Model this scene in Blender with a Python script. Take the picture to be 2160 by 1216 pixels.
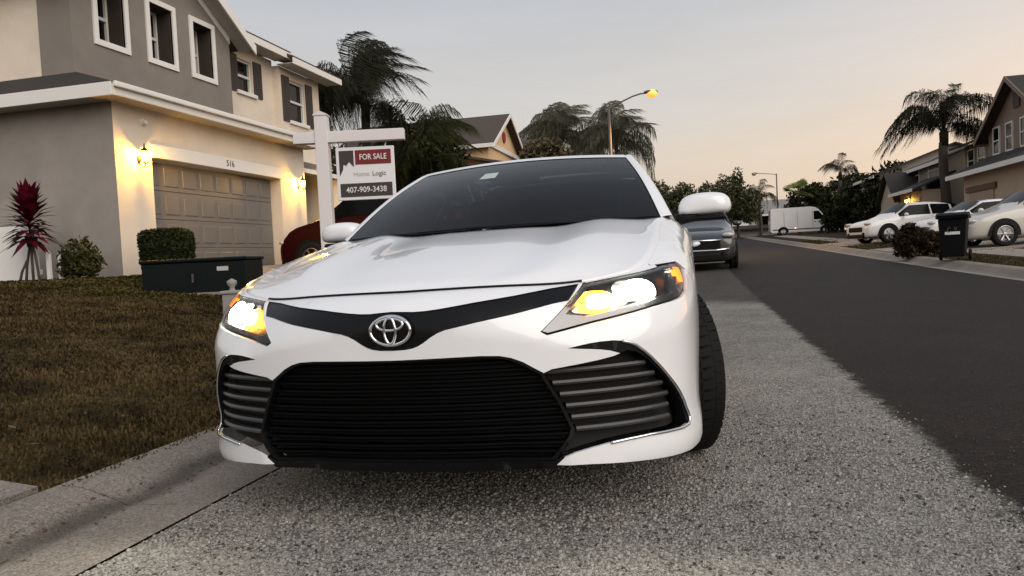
import bpy, bmesh, math, random
import numpy as np
from mathutils import Vector, Matrix
from mathutils.geometry import delaunay_2d_cdt
for o in list(bpy.data.objects): bpy.data.objects.remove(o)
SC = bpy.context.scene
C = SC.collection
R = math.radians
# ------------------------------------------------------------------ camera
cam_d = bpy.data.cameras.new('camera'); cam = bpy.data.objects.new('camera', cam_d); C.objects.link(cam)
cam_d.sensor_width = 36.0; cam_d.lens = 26.0; cam_d.clip_start = .05; cam_d.clip_end = 3000
_y, _p, _r = R(-13.95), R(-2.4), R(-2.8)
_f = Vector((math.sin(_y)*math.cos(_p), math.cos(_y)*math.cos(_p), math.sin(_p)))
_r0 = Vector((math.cos(_y), -math.sin(_y), 0)); _u0 = _r0.cross(_f)
_rr = _r0*math.cos(_r) + _u0*math.sin(_r); _uu = -_r0*math.sin(_r) + _u0*math.cos(_r)
cam.matrix_world = Matrix(((_rr.x, _uu.x, -_f.x, .91), (_rr.y, _uu.y, -_f.y, -2.17), (_rr.z, _uu.z, -_f.z, .856), (0, 0, 0, 1)))
SC.camera = cam
# ------------------------------------------------------------------ dusk sky
W = bpy.data.worlds.new('World'); SC.world = W; W.use_nodes = True
wn = W.node_tree.nodes; wl = W.node_tree.links; wn.clear()
def wnode(t, **k):
    n = wn.new(t)
    for a, b in k.items(): setattr(n, a, b)
    return n
SUN_AZ = R(40)      # sunset direction, measured from +y towards +x
tc = wnode('ShaderNodeTexCoord'); sep = wnode('ShaderNodeSeparateXYZ'); wl.new(tc.outputs['Generated'], sep.inputs[0])
ramp = wnode('ShaderNodeValToRGB'); cr = ramp.color_ramp; cr.interpolation = 'EASE'
SKY = [(0.0, (.54, .45, .38)), (.08, (.62, .53, .46)), (.20, (.585, .565, .56)), (.36, (.485, .50, .54)), (.62, (.44, .47, .53)), (1.0, (.42, .46, .54))]
while len(cr.elements) < len(SKY): cr.elements.new(.5)
for e, (p, c) in zip(cr.elements, SKY): e.position = p; e.color = (*c, 1)
wl.new(sep.outputs['Z'], ramp.inputs[0])
dot = wnode('ShaderNodeVectorMath', operation='DOT_PRODUCT'); wl.new(tc.outputs['Generated'], dot.inputs[0])
dot.inputs[1].default_value = (math.sin(SUN_AZ), math.cos(SUN_AZ), 0)
mr = wnode('ShaderNodeMapRange', interpolation_type='SMOOTHSTEP'); wl.new(dot.outputs['Value'], mr.inputs[0])
mr.inputs[1].default_value = .55; mr.inputs[2].default_value = 1.02; mr.inputs[3].default_value = 0; mr.inputs[4].default_value = 1
el = wnode('ShaderNodeMapRange', interpolation_type='SMOOTHSTEP'); wl.new(sep.outputs['Z'], el.inputs[0])
el.inputs[1].default_value = 0; el.inputs[2].default_value = .33; el.inputs[3].default_value = 1; el.inputs[4].default_value = 0
mul = wnode('ShaderNodeMath', operation='MULTIPLY'); wl.new(mr.outputs[0], mul.inputs[0]); wl.new(el.outputs[0], mul.inputs[1])
mix = wnode('ShaderNodeMix', data_type='RGBA'); wl.new(mul.outputs[0], mix.inputs[0]); wl.new(ramp.outputs[0], mix.inputs[6])
mix.inputs[7].default_value = (.63, .54, .47, 1)
nis = wnode('ShaderNodeTexSky'); nis.sky_type = 'NISHITA'; nis.sun_disc = False
nis.sun_elevation = R(1.5); nis.sun_rotation = SUN_AZ; nis.air_density = 1.0; nis.dust_density = 2.0
# faint streaks of high thin cloud
mp = wnode('ShaderNodeMapping'); mp.inputs['Scale'].default_value = (1.5, 1.5, 9); wl.new(tc.outputs['Generated'], mp.inputs[0])
cn = wnode('ShaderNodeTexNoise'); cn.inputs['Scale'].default_value = 1.6; cn.inputs['Detail'].default_value = 6; cn.inputs['Roughness'].default_value = .6; wl.new(mp.outputs[0], cn.inputs['Vector'])
cm = wnode('ShaderNodeMapRange'); wl.new(cn.outputs['Fac'], cm.inputs[0]); cm.inputs[1].default_value = .3; cm.inputs[2].default_value = .7; cm.inputs[3].default_value = .95; cm.inputs[4].default_value = 1.05
cs = wnode('ShaderNodeVectorMath', operation='SCALE'); wl.new(mix.outputs[2], cs.inputs[0]); wl.new(cm.outputs[0], cs.inputs['Scale'])
bg = wnode('ShaderNodeBackground'); bg.inputs[1].default_value = .92; wl.new(cs.outputs[0], bg.inputs[0])
bg2 = wnode('ShaderNodeBackground'); bg2.inputs[1].default_value = .05; wl.new(nis.outputs[0], bg2.inputs[0])
ad = wnode('ShaderNodeAddShader'); wl.new(bg.outputs[0], ad.inputs[0]); wl.new(bg2.outputs[0], ad.inputs[1])
out = wnode('ShaderNodeOutputWorld'); wl.new(ad.outputs[0], out.inputs[0])
# ------------------------------------------------------------------ soft last light
sd = bpy.data.lights.new('soft_sun', 'SUN'); sun = bpy.data.objects.new('soft_sun', sd); C.objects.link(sun)
sd.energy = 2.1; sd.angle = R(60); sd.color = (1, .91, .82)
sun.rotation_euler = Vector((-.95, .85, -.85)).to_track_quat('-Z', 'Y').to_euler()
SC.render.engine = 'CYCLES'
vs = SC.view_settings; vs.view_transform = 'Standard'; vs.look = 'None'; vs.exposure = .15; vs.gamma = 1; vs.use_curve_mapping = False
random.seed(7)
# ------------------------------------------------------------------ materials
MATS = {}
def pbr(name, col, rough=.6, metal=0., coat=0., spec=.5, noise=None, bump=None, emit=None, es=0., col2=None, coatr=.05, extra=None):
    """noise=(scale, amount) colour mottling between col and col2; bump=(scale, strength, distance)"""
    if name in MATS: return MATS[name]
    m = bpy.data.materials.new(name); m.use_nodes = True; MATS[name] = m
    n = m.node_tree.nodes; l = m.node_tree.links; b = n['Principled BSDF']
    b.inputs['Base Color'].default_value = (*col, 1); b.inputs['Roughness'].default_value = rough; b.inputs['Metallic'].default_value = metal
    b.inputs['Coat Weight'].default_value = coat; b.inputs['Coat Roughness'].default_value = coatr; b.inputs['Specular IOR Level'].default_value = spec
    if emit: b.inputs['Emission Color'].default_value = (*emit, 1); b.inputs['Emission Strength'].default_value = es
    if noise or bump: t = n.new('ShaderNodeTexCoord')
    if noise:
        c2 = col2 or tuple(x*(1-noise[1]) for x in col)
        a = n.new('ShaderNodeTexNoise'); a.inputs['Scale'].default_value = noise[0]; a.inputs['Detail'].default_value = 8; a.inputs['Roughness'].default_value = .65
        l.new(t.outputs['Object'], a.inputs['Vector'])
        r = n.new('ShaderNodeValToRGB'); r.color_ramp.elements[0].position = .35; r.color_ramp.elements[1].position = .65
        r.color_ramp.elements[0].color = (*c2, 1); r.color_ramp.elements[1].color = (*col, 1)
        l.new(a.outputs['Fac'], r.inputs[0]); l.new(r.outputs[0], b.inputs['Base Color'])
    if bump:
        a = n.new('ShaderNodeTexNoise'); a.inputs['Scale'].default_value = bump[0]; a.inputs['Detail'].default_value = 6
        l.new(t.outputs['Object'], a.inputs['Vector'])
        k = n.new('ShaderNodeBump'); k.inputs['Strength'].default_value = bump[1]; k.inputs['Distance'].default_value = bump[2]
        l.new(a.outputs['Fac'], k.inputs['Height']); l.new(k.outputs[0], b.inputs['Normal'])
    return m
def glass(name, tint, rough=.02, ior=1.5):
    if name in MATS: return MATS[name]
    m = bpy.data.materials.new(name); m.use_nodes = True; MATS[name] = m
    n = m.node_tree.nodes; l = m.node_tree.links; n.clear()
    o = n.new('ShaderNodeOutputMaterial'); mx = n.new('ShaderNodeMixShader'); tr = n.new('ShaderNodeBsdfTransparent'); gl = n.new('ShaderNodeBsdfGlossy'); fr = n.new('ShaderNodeFresnel')
    tr.inputs[0].default_value = (*tint, 1); gl.inputs['Roughness'].default_value = rough; fr.inputs[0].default_value = ior
    l.new(fr.outputs[0], mx.inputs[0]); l.new(tr.outputs[0], mx.inputs[1]); l.new(gl.outputs[0], mx.inputs[2]); l.new(mx.outputs[0], o.inputs[0])
    return m
def asphalt(name, dark, light, vs=110., bs=.6, dist=.006, rough=.85, spec=.35):
    if name in MATS: return MATS[name]
    m = bpy.data.materials.new(name); m.use_nodes = True; MATS[name] = m
    n = m.node_tree.nodes; l = m.node_tree.links; b = n['Principled BSDF']; t = n.new('ShaderNodeTexCoord')
    v = n.new('ShaderNodeTexVoronoi'); v.inputs['Scale'].default_value = vs; l.new(t.outputs['Object'], v.inputs['Vector'])
    a = n.new('ShaderNodeTexNoise'); a.inputs['Scale'].default_value = vs*.55; a.inputs['Detail'].default_value = 7; a.inputs['Roughness'].default_value = .7; l.new(t.outputs['Object'], a.inputs['Vector'])
    g = n.new('ShaderNodeTexNoise'); g.inputs['Scale'].default_value = 1.3; g.inputs['Detail'].default_value = 6; l.new(t.outputs['Object'], g.inputs['Vector'])
    # stones: each cell its own tone
    sp = n.new('ShaderNodeSeparateColor'); l.new(v.outputs['Color'], sp.inputs[0])
    add = n.new('ShaderNodeMath'); add.operation = 'MULTIPLY_ADD'; l.new(sp.outputs[0], add.inputs[0]); add.inputs[1].default_value = .45
    s2 = n.new('ShaderNodeMath'); s2.operation = 'MULTIPLY_ADD'; l.new(a.outputs['Fac'], s2.inputs[0]); s2.inputs[1].default_value = .7
    s3 = n.new('ShaderNodeMath'); s3.operation = 'MULTIPLY_ADD'; l.new(g.outputs['Fac'], s3.inputs[0]); s3.inputs[1].default_value = .5; s3.inputs[2].default_value = -.33
    l.new(s3.outputs[0], s2.inputs[2]); l.new(s2.outputs[0], add.inputs[2])
    r = n.new('ShaderNodeValToRGB'); r.color_ramp.elements[0].position = .22; r.color_ramp.elements[1].position = .85
    r.color_ramp.elements[0].color = (*dark, 1); r.color_ramp.elements[1].color = (*light, 1)
    l.new(add.outputs[0], r.inputs[0]); l.new(r.outputs[0], b.inputs['Base Color'])
    b.inputs['Roughness'].default_value = rough; b.inputs['Specular IOR Level'].default_value = spec
    h = n.new('ShaderNodeMath'); h.operation = 'MULTIPLY_ADD'; l.new(v.outputs['Distance'], h.inputs[0]); h.inputs[1].default_value = -1.0; l.new(a.outputs['Fac'], h.inputs[2])
    k = n.new('ShaderNodeBump'); k.inputs['Strength'].default_value = bs; k.inputs['Distance'].default_value = dist
    l.new(h.outputs[0], k.inputs['Height']); l.new(k.outputs[0], b.inputs['Normal'])
    return m
def leafmat(name, c1, c2, rough=.55, trans=.25):
    if name in MATS: return MATS[name]
    m = bpy.data.materials.new(name); m.use_nodes = True; MATS[name] = m
    n = m.node_tree.nodes; l = m.node_tree.links; b = n['Principled BSDF']
    t = n.new('ShaderNodeTexCoord'); a = n.new('ShaderNodeTexNoise'); a.inputs['Scale'].default_value = 1.6; a.inputs['Detail'].default_value = 5; a.inputs['Roughness'].default_value = .8
    l.new(t.outputs['Object'], a.inputs['Vector'])
    r = n.new('ShaderNodeValToRGB'); r.color_ramp.elements[0].position = .38; r.color_ramp.elements[1].position = .62
    r.color_ramp.elements[0].color = (*c1, 1); r.color_ramp.elements[1].color = (*c2, 1)
    l.new(a.outputs['Fac'], r.inputs[0]); l.new(r.outputs[0], b.inputs['Base Color']); b.inputs['Roughness'].default_value = rough
    b.inputs['Specular IOR Level'].default_value = .12
    return m
# ------------------------------------------------------------------ object helpers
def mk(name, verts, faces, mat, parent=None, smooth=False, loc=None):
    me = bpy.data.meshes.new(name); me.from_pydata([tuple(map(float, v)) for v in verts], [], faces); me.update()
    if smooth: me.shade_smooth()
    return link(name, me, mat, parent, loc)
def link(name, me, mat, parent=None, loc=None):
    o = bpy.data.objects.new(name, me); C.objects.link(o)
    if mat is not None and not me.materials: me.materials.append(mat)
    if parent: o.parent = parent
    if loc: o.location = loc
    return o
def tag(o, label, cat, group=None):
    o['label'] = label; o['category'] = cat
    if group: o['group'] = group
    return o
def thing(name, label, cat, loc=(0, 0, 0), rz=0, group=None):
    o = bpy.data.objects.new(name, None); C.objects.link(o); o.location = loc; o.rotation_euler = (0, 0, rz); o.empty_display_size = .2
    return tag(o, label, cat, group)
def struct(o): o['kind'] = 'structure'; return o
class MB:
    def __init__(s): s.v = []; s.f = []
    def add(s, vs, fs):
        n = len(s.v); s.v += [tuple(map(float, v)) for v in vs]; s.f += [tuple(i+n for i in f) for f in fs]; return s
    def box(s, x0, x1, y0, y1, z0, z1):
        vs = [(x, y, z) for z in (z0, z1) for y in (y0, y1) for x in (x0, x1)]
        return s.add(vs, [(0, 2, 3, 1), (4, 5, 7, 6), (0, 1, 5, 4), (2, 6, 7, 3), (0, 4, 6, 2), (1, 3, 7, 5)])
    def prism(s, poly, fn, t0, t1):
        n = len(poly); vs = [fn(a, b, t0) for a, b in poly] + [fn(a, b, t1) for a, b in poly]
        return s.add(vs, [tuple(range(n))[::-1], tuple(range(n, 2*n))] + [(i, (i+1) % n, n+(i+1) % n, n+i) for i in range(n)])
    def tube(s, pts, rad, n=8, cap=True):
        pts = [Vector(p) for p in pts]; rad = rad if isinstance(rad, (list, tuple)) else [rad]*len(pts)
        vs = []; fs = []; up = None
        for i, p in enumerate(pts):
            d = (pts[min(i+1, len(pts)-1)] - pts[max(i-1, 0)]).normalized()
            if up is None: up = d.orthogonal().normalized()
            up = (up - d*up.dot(d)).normalized(); w = d.cross(up)
            for k in range(n):
                a = 2*math.pi*k/n; vs.append(p + (up*math.cos(a) + w*math.sin(a))*rad[i])
        for i in range(len(pts)-1):
            for k in range(n): fs.append((i*n+k, i*n+(k+1) % n, (i+1)*n+(k+1) % n, (i+1)*n+k))
        if cap: fs += [tuple(range(n))[::-1], tuple(range((len(pts)-1)*n, len(pts)*n))]
        return s.add(vs, fs)
    def lathe(s, prof, n=24, c=(0, 0, 0), axis='z'):
        vs = []; fs = []
        for r, h in prof:
            for k in range(n):
                a = 2*math.pi*k/n; x, y = r*math.cos(a), r*math.sin(a)
                p = {'z': (x, y, h), 'x': (h, x, y), 'y': (x, h, y)}[axis]
                vs.append((p[0]+c[0], p[1]+c[1], p[2]+c[2]))
        for i in range(len(prof)-1):
            for k in range(n): fs.append((i*n+k, i*n+(k+1) % n, (i+1)*n+(k+1) % n, (i+1)*n+k))
        return s.add(vs, fs)
    def sphere(s, c, rx, ry, rz, n=16, m=10):
        return s.lathe([(0, 0)], 3) if 0 else s._sph(c, rx, ry, rz, n, m)
    def _sph(s, c, rx, ry, rz, n, m):
        vs = []; fs = []
        for i in range(m+1):
            t = math.pi*i/m
            for k in range(n):
                a = 2*math.pi*k/n; vs.append((c[0]+rx*math.sin(t)*math.cos(a), c[1]+ry*math.sin(t)*math.sin(a), c[2]+rz*math.cos(t)))
        for i in range(m):
            for k in range(n): fs.append((i*n+k, i*n+(k+1) % n, (i+1)*n+(k+1) % n, (i+1)*n+k))
        return s.add(vs, fs)
    def build(s, name, mat, parent=None, smooth=False, bevel=0, seg=2, loc=None, sub=0):
        o = mk(name, s.v, s.f, mat, parent, smooth, loc)
        if bevel:
            b = o.modifiers.new('b', 'BEVEL'); b.width = bevel; b.segments = seg; b.limit_method = 'ANGLE'
            for p in o.data.polygons: p.use_smooth = True
            o.modifiers.new('n', 'WEIGHTED_NORMAL')
        if sub:
            b = o.modifiers.new('s', 'SUBSURF'); b.levels = sub; b.render_levels = sub
            for p in o.data.polygons: p.use_smooth = True
        return o
def copytree(o, parent=None):
    c = o.copy(); C.objects.link(c)
    if parent: c.parent = parent
    for ch in list(o.children): copytree(ch, c)
    return c
def inpoly(x, y, P):
    c = False; n = len(P); j = n-1
    for i in range(n):
        xi, yi = P[i]; xj, yj = P[j]
        if (yi > y) != (yj > y) and x < (xj-xi)*(y-yi)/(yj-yi)+xi: c = not c
        j = i
    return c
def resample(P, sp, closed=True):
    out = []; n = len(P)
    for i in range(n if closed else n-1):
        a, b = P[i], P[(i+1) % n]; k = max(1, int(math.ceil(math.hypot(b[0]-a[0], b[1]-a[1])/sp)))
        out += [(a[0]+(b[0]-a[0])*t/k, a[1]+(b[1]-a[1])*t/k) for t in range(k)]
    if not closed: out.append(P[-1])
    return out
def rnd(P, n=2, keep=()):
    """Chaikin corner rounding of a closed outline"""
    for _ in range(n):
        Q = []
        for i in range(len(P)):
            a, b = P[i], P[(i+1) % len(P)]
            Q += [(a[0]*.75+b[0]*.25, a[1]*.75+b[1]*.25), (a[0]*.25+b[0]*.75, a[1]*.25+b[1]*.75)]
        P = Q
    return P
def panel(name, fmap, outer, holes, mat, parent, sp=.03, ret=.012, off=0., smooth=True, esp=None, holeret=None):
    """curved sheet: outline and holes drawn in 2-D, laid on a surface by fmap(u, v, depth), with a turned-in edge"""
    esp = esp or sp*.7; loops = [resample(outer, esp)] + [resample(h, esp) for h in holes]
    pts = []; ed = []
    for L in loops:
        n = len(pts); pts += L; ed += [(n+i, n+(i+1) % len(L)) for i in range(len(L))]
    xs = [p[0] for p in outer]; ys = [p[1] for p in outer]
    bn = np.array(pts)
    nx = int((max(xs)-min(xs))/sp); ny = int((max(ys)-min(ys))/sp)
    for i in range(1, nx+1):
        for j in range(1, ny+1):
            x, y = min(xs)+i*(max(xs)-min(xs))/(nx+1), min(ys)+j*(max(ys)-min(ys))/(ny+1)
            if inpoly(x, y, outer) and not any(inpoly(x, y, h) for h in holes) and np.min((bn[:, 0]-x)**2+(bn[:, 1]-y)**2) > (sp*.35)**2: pts.append((x, y))
    r = delaunay_2d_cdt([Vector(p) for p in pts], ed, [], 0, 1e-7)
    V2 = [(v.x, v.y) for v in r[0]]; F = []
    for f in r[2]:
        cx = sum(V2[i][0] for i in f)/len(f); cy = sum(V2[i][1] for i in f)/len(f)
        if inpoly(cx, cy, outer) and not any(inpoly(cx, cy, h) for h in holes): F.append(tuple(f))
    V = [tuple(fmap(u, v, off)) for u, v in V2]
    if ret:
        cnt = {}
        for f in F:
            for i in range(len(f)):
                e = (f[i], f[(i+1) % len(f)]); k = tuple(sorted(e)); cnt.setdefault(k, []).append(e)
        dup = {}
        for k, es in cnt.items():
            if len(es) == 1:
                a, b = es[0]
                for q in (a, b):
                    if q not in dup:
                        dup[q] = len(V); V.append(tuple(fmap(*V2[q], off))); V.append(tuple(fmap(*V2[q], off+ret)))
                F.append((dup[b], dup[a], dup[a]+1, dup[b]+1))
    return mk(name, V, F, mat, parent, smooth)
def text_mesh(name, body, size, mat, parent, mw, depth=.002, align='CENTER', wid=None):
    cu = bpy.data.curves.new(name, 'FONT'); cu.body = body; cu.size = size; cu.extrude = depth; cu.align_x = align; cu.align_y = 'CENTER'; cu.resolution_u = 3; cu.offset = size*.008
    t = bpy.data.objects.new('tmp', cu); C.objects.link(t)
    me = bpy.data.meshes.new_from_object(t.evaluated_get(bpy.context.evaluated_depsgraph_get())); bpy.data.objects.remove(t)
    if wid:
        xs = [v.co.x for v in me.vertices]; k = wid/(max(xs)-min(xs))
        for v in me.vertices: v.co.x *= k
    me.materials.clear(); o = link(name, me, mat, parent); o.matrix_local = mw; return o
# ------------------------------------------------------------------ terrain
def grade(y):
    k = 3.0; t = (y-10)/k
    v = k*(math.log1p(math.exp(-abs(t)))+max(t, 0))
    return .024*min(v, 75+(v-75)*.2 if v > 75 else v)
def cross(x):
    if x < -1.54: return .035 + .110*min(-1.54-x, 7.0)
    if x < -1.25: return float(np.interp(x, [-1.54, -1.45, -1.33, -1.25], [.035, .028, -.005, -.034]))
    if x < -.87: return float(np.interp(x, [-1.25, -.87], [-.034, -.0152]))
    if x < 2.6: return .01745*x
    if x < 6.1: return .01745*(5.2-x)
    if x < 6.85: return float(np.interp(x, [6.1, 6.45, 6.52, 6.68, 6.85], [-.0157, -.045, -.01, .085, .095]))
    return .095 + .032*min(x-6.85, 7)
def G(x, y): return cross(x) + grade(y)
GX_ = [-900, -300, -120, -60, -40, -30, -22, -16, -12, -10, -8.52, -7, -5, -3.2, -1.58, -1.52, -.8, 6.0, 6.85, 6.9, 9, 11, 13.85, 18, 24, 32, 45, 70, 130, 300, 900]
GY_ = [-300, -100, -40, -20, -10, -5, 0, 4, 8, 10, 12, 15, 20, 25, 30, 36, 42, 50, 60, 70, 80, 90, 110, 140, 200, 300, 500, 900]
def sheet(name, xs, ys, mat, dz=0., z=None, parent=None):
    v = [(x, y, (z or G)(x, y)+dz) for y in ys for x in xs]; n = len(xs)
    f = [(j*n+i, j*n+i+1, (j+1)*n+i+1, (j+1)*n+i) for j in range(len(ys)-1) for i in range(n-1)]
    return mk(name, v, f, mat, parent, True)
M_lawn = leafmat('lawn_turf', (.016, .011, .004), (.050, .036, .013), .9)
def road_material():
    """dark asphalt, with lamp light on the left lane painted as a pale strip whose ragged edge runs beside the crown"""
    m = bpy.data.materials.new('road_asphalt'); m.use_nodes = True; n = m.node_tree.nodes; l = m.node_tree.links; b = n['Principled BSDF']
    def N(t, **k):
        q = n.new(t)
        for a, v in k.items(): setattr(q, a, v)
        return q
    def mth(op, a, bb=None, c=None):
        q = N('ShaderNodeMath', operation=op)
        for i, x in enumerate((a, bb, c)):
            if x is None: continue
            if isinstance(x, (int, float)): q.inputs[i].default_value = x
            else: l.new(x, q.inputs[i])
        return q.outputs[0]
    t = N('ShaderNodeTexCoord'); P = t.outputs['Object']
    def noise(sc, det=6, ro=.6):
        q = N('ShaderNodeTexNoise'); q.inputs['Scale'].default_value = sc; q.inputs['Detail'].default_value = det; q.inputs['Roughness'].default_value = ro; l.new(P, q.inputs['Vector']); return q.outputs['Fac']
    def voro(sc, feat='F1'):
        q = N('ShaderNodeTexVoronoi', feature=feat); q.inputs['Scale'].default_value = sc; q.inputs['Randomness'].default_value = 1
        w = N('ShaderNodeVectorMath', operation='ADD'); nz = N('ShaderNodeTexNoise'); nz.inputs['Scale'].default_value = sc*.7; l.new(P, nz.inputs['Vector'])
        sc_ = N('ShaderNodeVectorMath', operation='SCALE'); l.new(nz.outputs['Color'], sc_.inputs[0]); sc_.inputs['Scale'].default_value = .9/sc
        l.new(P, w.inputs[0]); l.new(sc_.outputs[0], w.inputs[1]); l.new(w.outputs[0], q.inputs['Vector']); return q
    s = N('ShaderNodeSeparateXYZ'); l.new(P, s.inputs[0])
    n1, n2, n3, n4 = noise(1.1, 8, .65), noise(9, 6, .6), noise(75, 5, .6), noise(3.2, 6, .7)
    v1, v2 = voro(105), voro(190); c1 = N('ShaderNodeSeparateColor'); l.new(v1.outputs['Color'], c1.inputs[0]); c2 = N('ShaderNodeSeparateColor'); l.new(v2.outputs['Color'], c2.inputs[0])
    stone = mth('ADD', mth('MULTIPLY', mth('POWER', c1.outputs[0], 1.6), .42), mth('MULTIPLY', c2.outputs[0], .24))
    tone = mth('ADD', stone, mth('ADD', mth('MULTIPLY', n3, .34), mth('ADD', mth('MULTIPLY', mth('SUBTRACT', n2, .5), .22), mth('MULTIPLY', mth('SUBTRACT', n1, .5), .45))))
    # mask of the lit area, its light painted in as pale asphalt
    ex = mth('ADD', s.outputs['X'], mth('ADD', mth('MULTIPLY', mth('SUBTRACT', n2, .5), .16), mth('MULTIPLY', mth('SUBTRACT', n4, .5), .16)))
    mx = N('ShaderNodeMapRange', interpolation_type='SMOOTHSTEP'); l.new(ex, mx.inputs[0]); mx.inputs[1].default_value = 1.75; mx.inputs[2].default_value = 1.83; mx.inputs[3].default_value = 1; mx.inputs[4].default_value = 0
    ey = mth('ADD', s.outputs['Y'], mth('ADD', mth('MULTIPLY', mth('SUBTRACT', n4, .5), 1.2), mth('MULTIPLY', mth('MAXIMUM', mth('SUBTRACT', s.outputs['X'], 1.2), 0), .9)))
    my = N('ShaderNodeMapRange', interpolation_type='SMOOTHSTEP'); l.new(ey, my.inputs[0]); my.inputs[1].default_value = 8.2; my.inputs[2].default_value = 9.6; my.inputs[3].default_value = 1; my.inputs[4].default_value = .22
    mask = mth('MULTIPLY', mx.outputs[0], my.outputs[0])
    def ramp(pts):
        r = N('ShaderNodeValToRGB'); e = r.color_ramp.elements
        while len(e) < len(pts): e.new(.5)
        for q, (p, c) in zip(e, pts): q.position = p; q.color = (*c, 1)
        l.new(tone, r.inputs[0]); return r.outputs[0]
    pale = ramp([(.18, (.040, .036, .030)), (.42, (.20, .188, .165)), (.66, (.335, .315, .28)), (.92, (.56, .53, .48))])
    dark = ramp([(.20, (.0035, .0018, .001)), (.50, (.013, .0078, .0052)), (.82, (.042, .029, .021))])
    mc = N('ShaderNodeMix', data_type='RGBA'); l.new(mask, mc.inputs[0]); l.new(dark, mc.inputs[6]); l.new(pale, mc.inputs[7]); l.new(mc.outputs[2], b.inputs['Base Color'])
    b.inputs['Roughness'].default_value = .70; b.inputs['Specular IOR Level'].default_value = .20
    h = mth('ADD', mth('MULTIPLY', mth('SUBTRACT', .6, v1.outputs['Distance']), mth('ADD', .5, c1.outputs[1])), mth('ADD', mth('MULTIPLY', n3, .9), mth('MULTIPLY', v2.outputs['Distance'], -.35)))
    k = N('ShaderNodeBump'); k.inputs['Strength'].default_value = .9; k.inputs['Distance'].default_value = .008; l.new(h, k.inputs['Height']); l.new(k.outputs[0], b.inputs['Normal'])
    return m
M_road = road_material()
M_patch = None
M_conc = asphalt('kerb_concrete', (.10, .086, .070), (.31, .272, .232), 160, .25, .003, .85)
def grime(m, xc, w):
    n = m.node_tree.nodes; l = m.node_tree.links; b = n['Principled BSDF']; src = b.inputs['Base Color'].links[0].from_socket
    t = n.new('ShaderNodeTexCoord'); s = n.new('ShaderNodeSeparateXYZ'); l.new(t.outputs['Object'], s.inputs[0])
    nz = n.new('ShaderNodeTexNoise'); nz.inputs['Scale'].default_value = 2.2; nz.inputs['Detail'].default_value = 8; l.new(t.outputs['Object'], nz.inputs['Vector'])
    a = n.new('ShaderNodeMath'); a.operation = 'MULTIPLY_ADD'; l.new(nz.outputs['Fac'], a.inputs[0]); a.inputs[1].default_value = .22; a.inputs[2].default_value = -.11-xc
    c = n.new('ShaderNodeMath'); c.operation = 'ADD'; l.new(s.outputs['X'], c.inputs[0]); l.new(a.outputs[0], c.inputs[1])
    d = n.new('ShaderNodeMath'); d.operation = 'ABSOLUTE'; l.new(c.outputs[0], d.inputs[0])
    r = n.new('ShaderNodeMapRange'); r.interpolation_type = 'SMOOTHSTEP'; l.new(d.outputs[0], r.inputs[0]); r.inputs[1].default_value = 0; r.inputs[2].default_value = w; r.inputs[3].default_value = .72; r.inputs[4].default_value = 0
    mx = n.new('ShaderNodeMix'); mx.data_type = 'RGBA'; l.new(r.outputs[0], mx.inputs[0]); l.new(src, mx.inputs[6]); mx.inputs[7].default_value = (.030, .026, .020, 1); l.new(mx.outputs[2], b.inputs['Base Color'])
grime(M_conc, -1.27, .10)
M_drive = asphalt('driveway_concrete', (.20, .17, .14), (.34, .29, .24), 60, .2, .003, .85)
def gz(x, y): return (grade(y)-.10) if -1.53 < x < 6.86 else G(x, y)
struct(sheet('ground', GX_, GY_, M_lawn, -.012, gz))
YS = [-30, -20, -12, -8, -6] + [round(-5+.5*i, 2) for i in range(70)] + [round(30+2*i, 1) for i in range(26)] + [90, 100, 120, 150]
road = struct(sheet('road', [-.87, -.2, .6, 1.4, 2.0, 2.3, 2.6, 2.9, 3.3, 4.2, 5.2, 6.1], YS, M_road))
# kerb and gutter: concrete sections
def kerb(prefix, xs, y0, y1, step, gap=.008):
    root = None; ys = []; y = y0
    parts = []
    while y < y1:
        e = min(y+step, y1); k = max(2, int((e-y)/.75)+1)
        yy = [y+gap/2+(e-y-gap)*i/(k-1) for i in range(k)]
        parts.append(yy); y = e
    return parts
def kerb_run(name, label, xs, y0, y1, step):
    root = bpy.data.objects.new(name, None); C.objects.link(root); struct(root); root['label'] = label
    for yy in kerb(name, xs, y0, y1, step):
        n = len(xs); v = [(x, y, G(x, y)+.004) for y in yy for x in xs]
        f = [(j*n+i, j*n+i+1, (j+1)*n+i+1, (j+1)*n+i) for j in range(len(yy)-1) for i in range(n-1)]
        m = len(v); v += [(x, yy[j], G(x, yy[j])-.12) for j in (0, -1) for x in xs]
        f += [(i, m+i, m+i+1, i+1) for i in range(n-1)] + [((len(yy)-1)*n+i+1, m+n+i+1, m+n+i, (len(yy)-1)*n+i) for i in range(n-1)]
        mk('kerb_section', v, f, M_conc, root)
    return root
XL = [-1.56, -1.53, -1.50, -1.45, -1.39, -1.33, -1.28, -1.25, -1.20, -1.05, -.878]
XR = [6.105, 6.3, 6.44, 6.50, 6.54, 6.60, 6.66, 6.72, 6.80, 6.87]
kerb_run('kerb', 'rolled concrete kerb and gutter beside the brown lawn', XL, -12, 9.2, 3.05)
kerb_run('kerb', 'rolled concrete kerb and gutter at the left roadside farther off', XL, 9.2, 92, 6.1)
kerb_run('kerb', 'rolled concrete kerb and gutter across the road', XR, -12, 92, 6.1)
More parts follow.
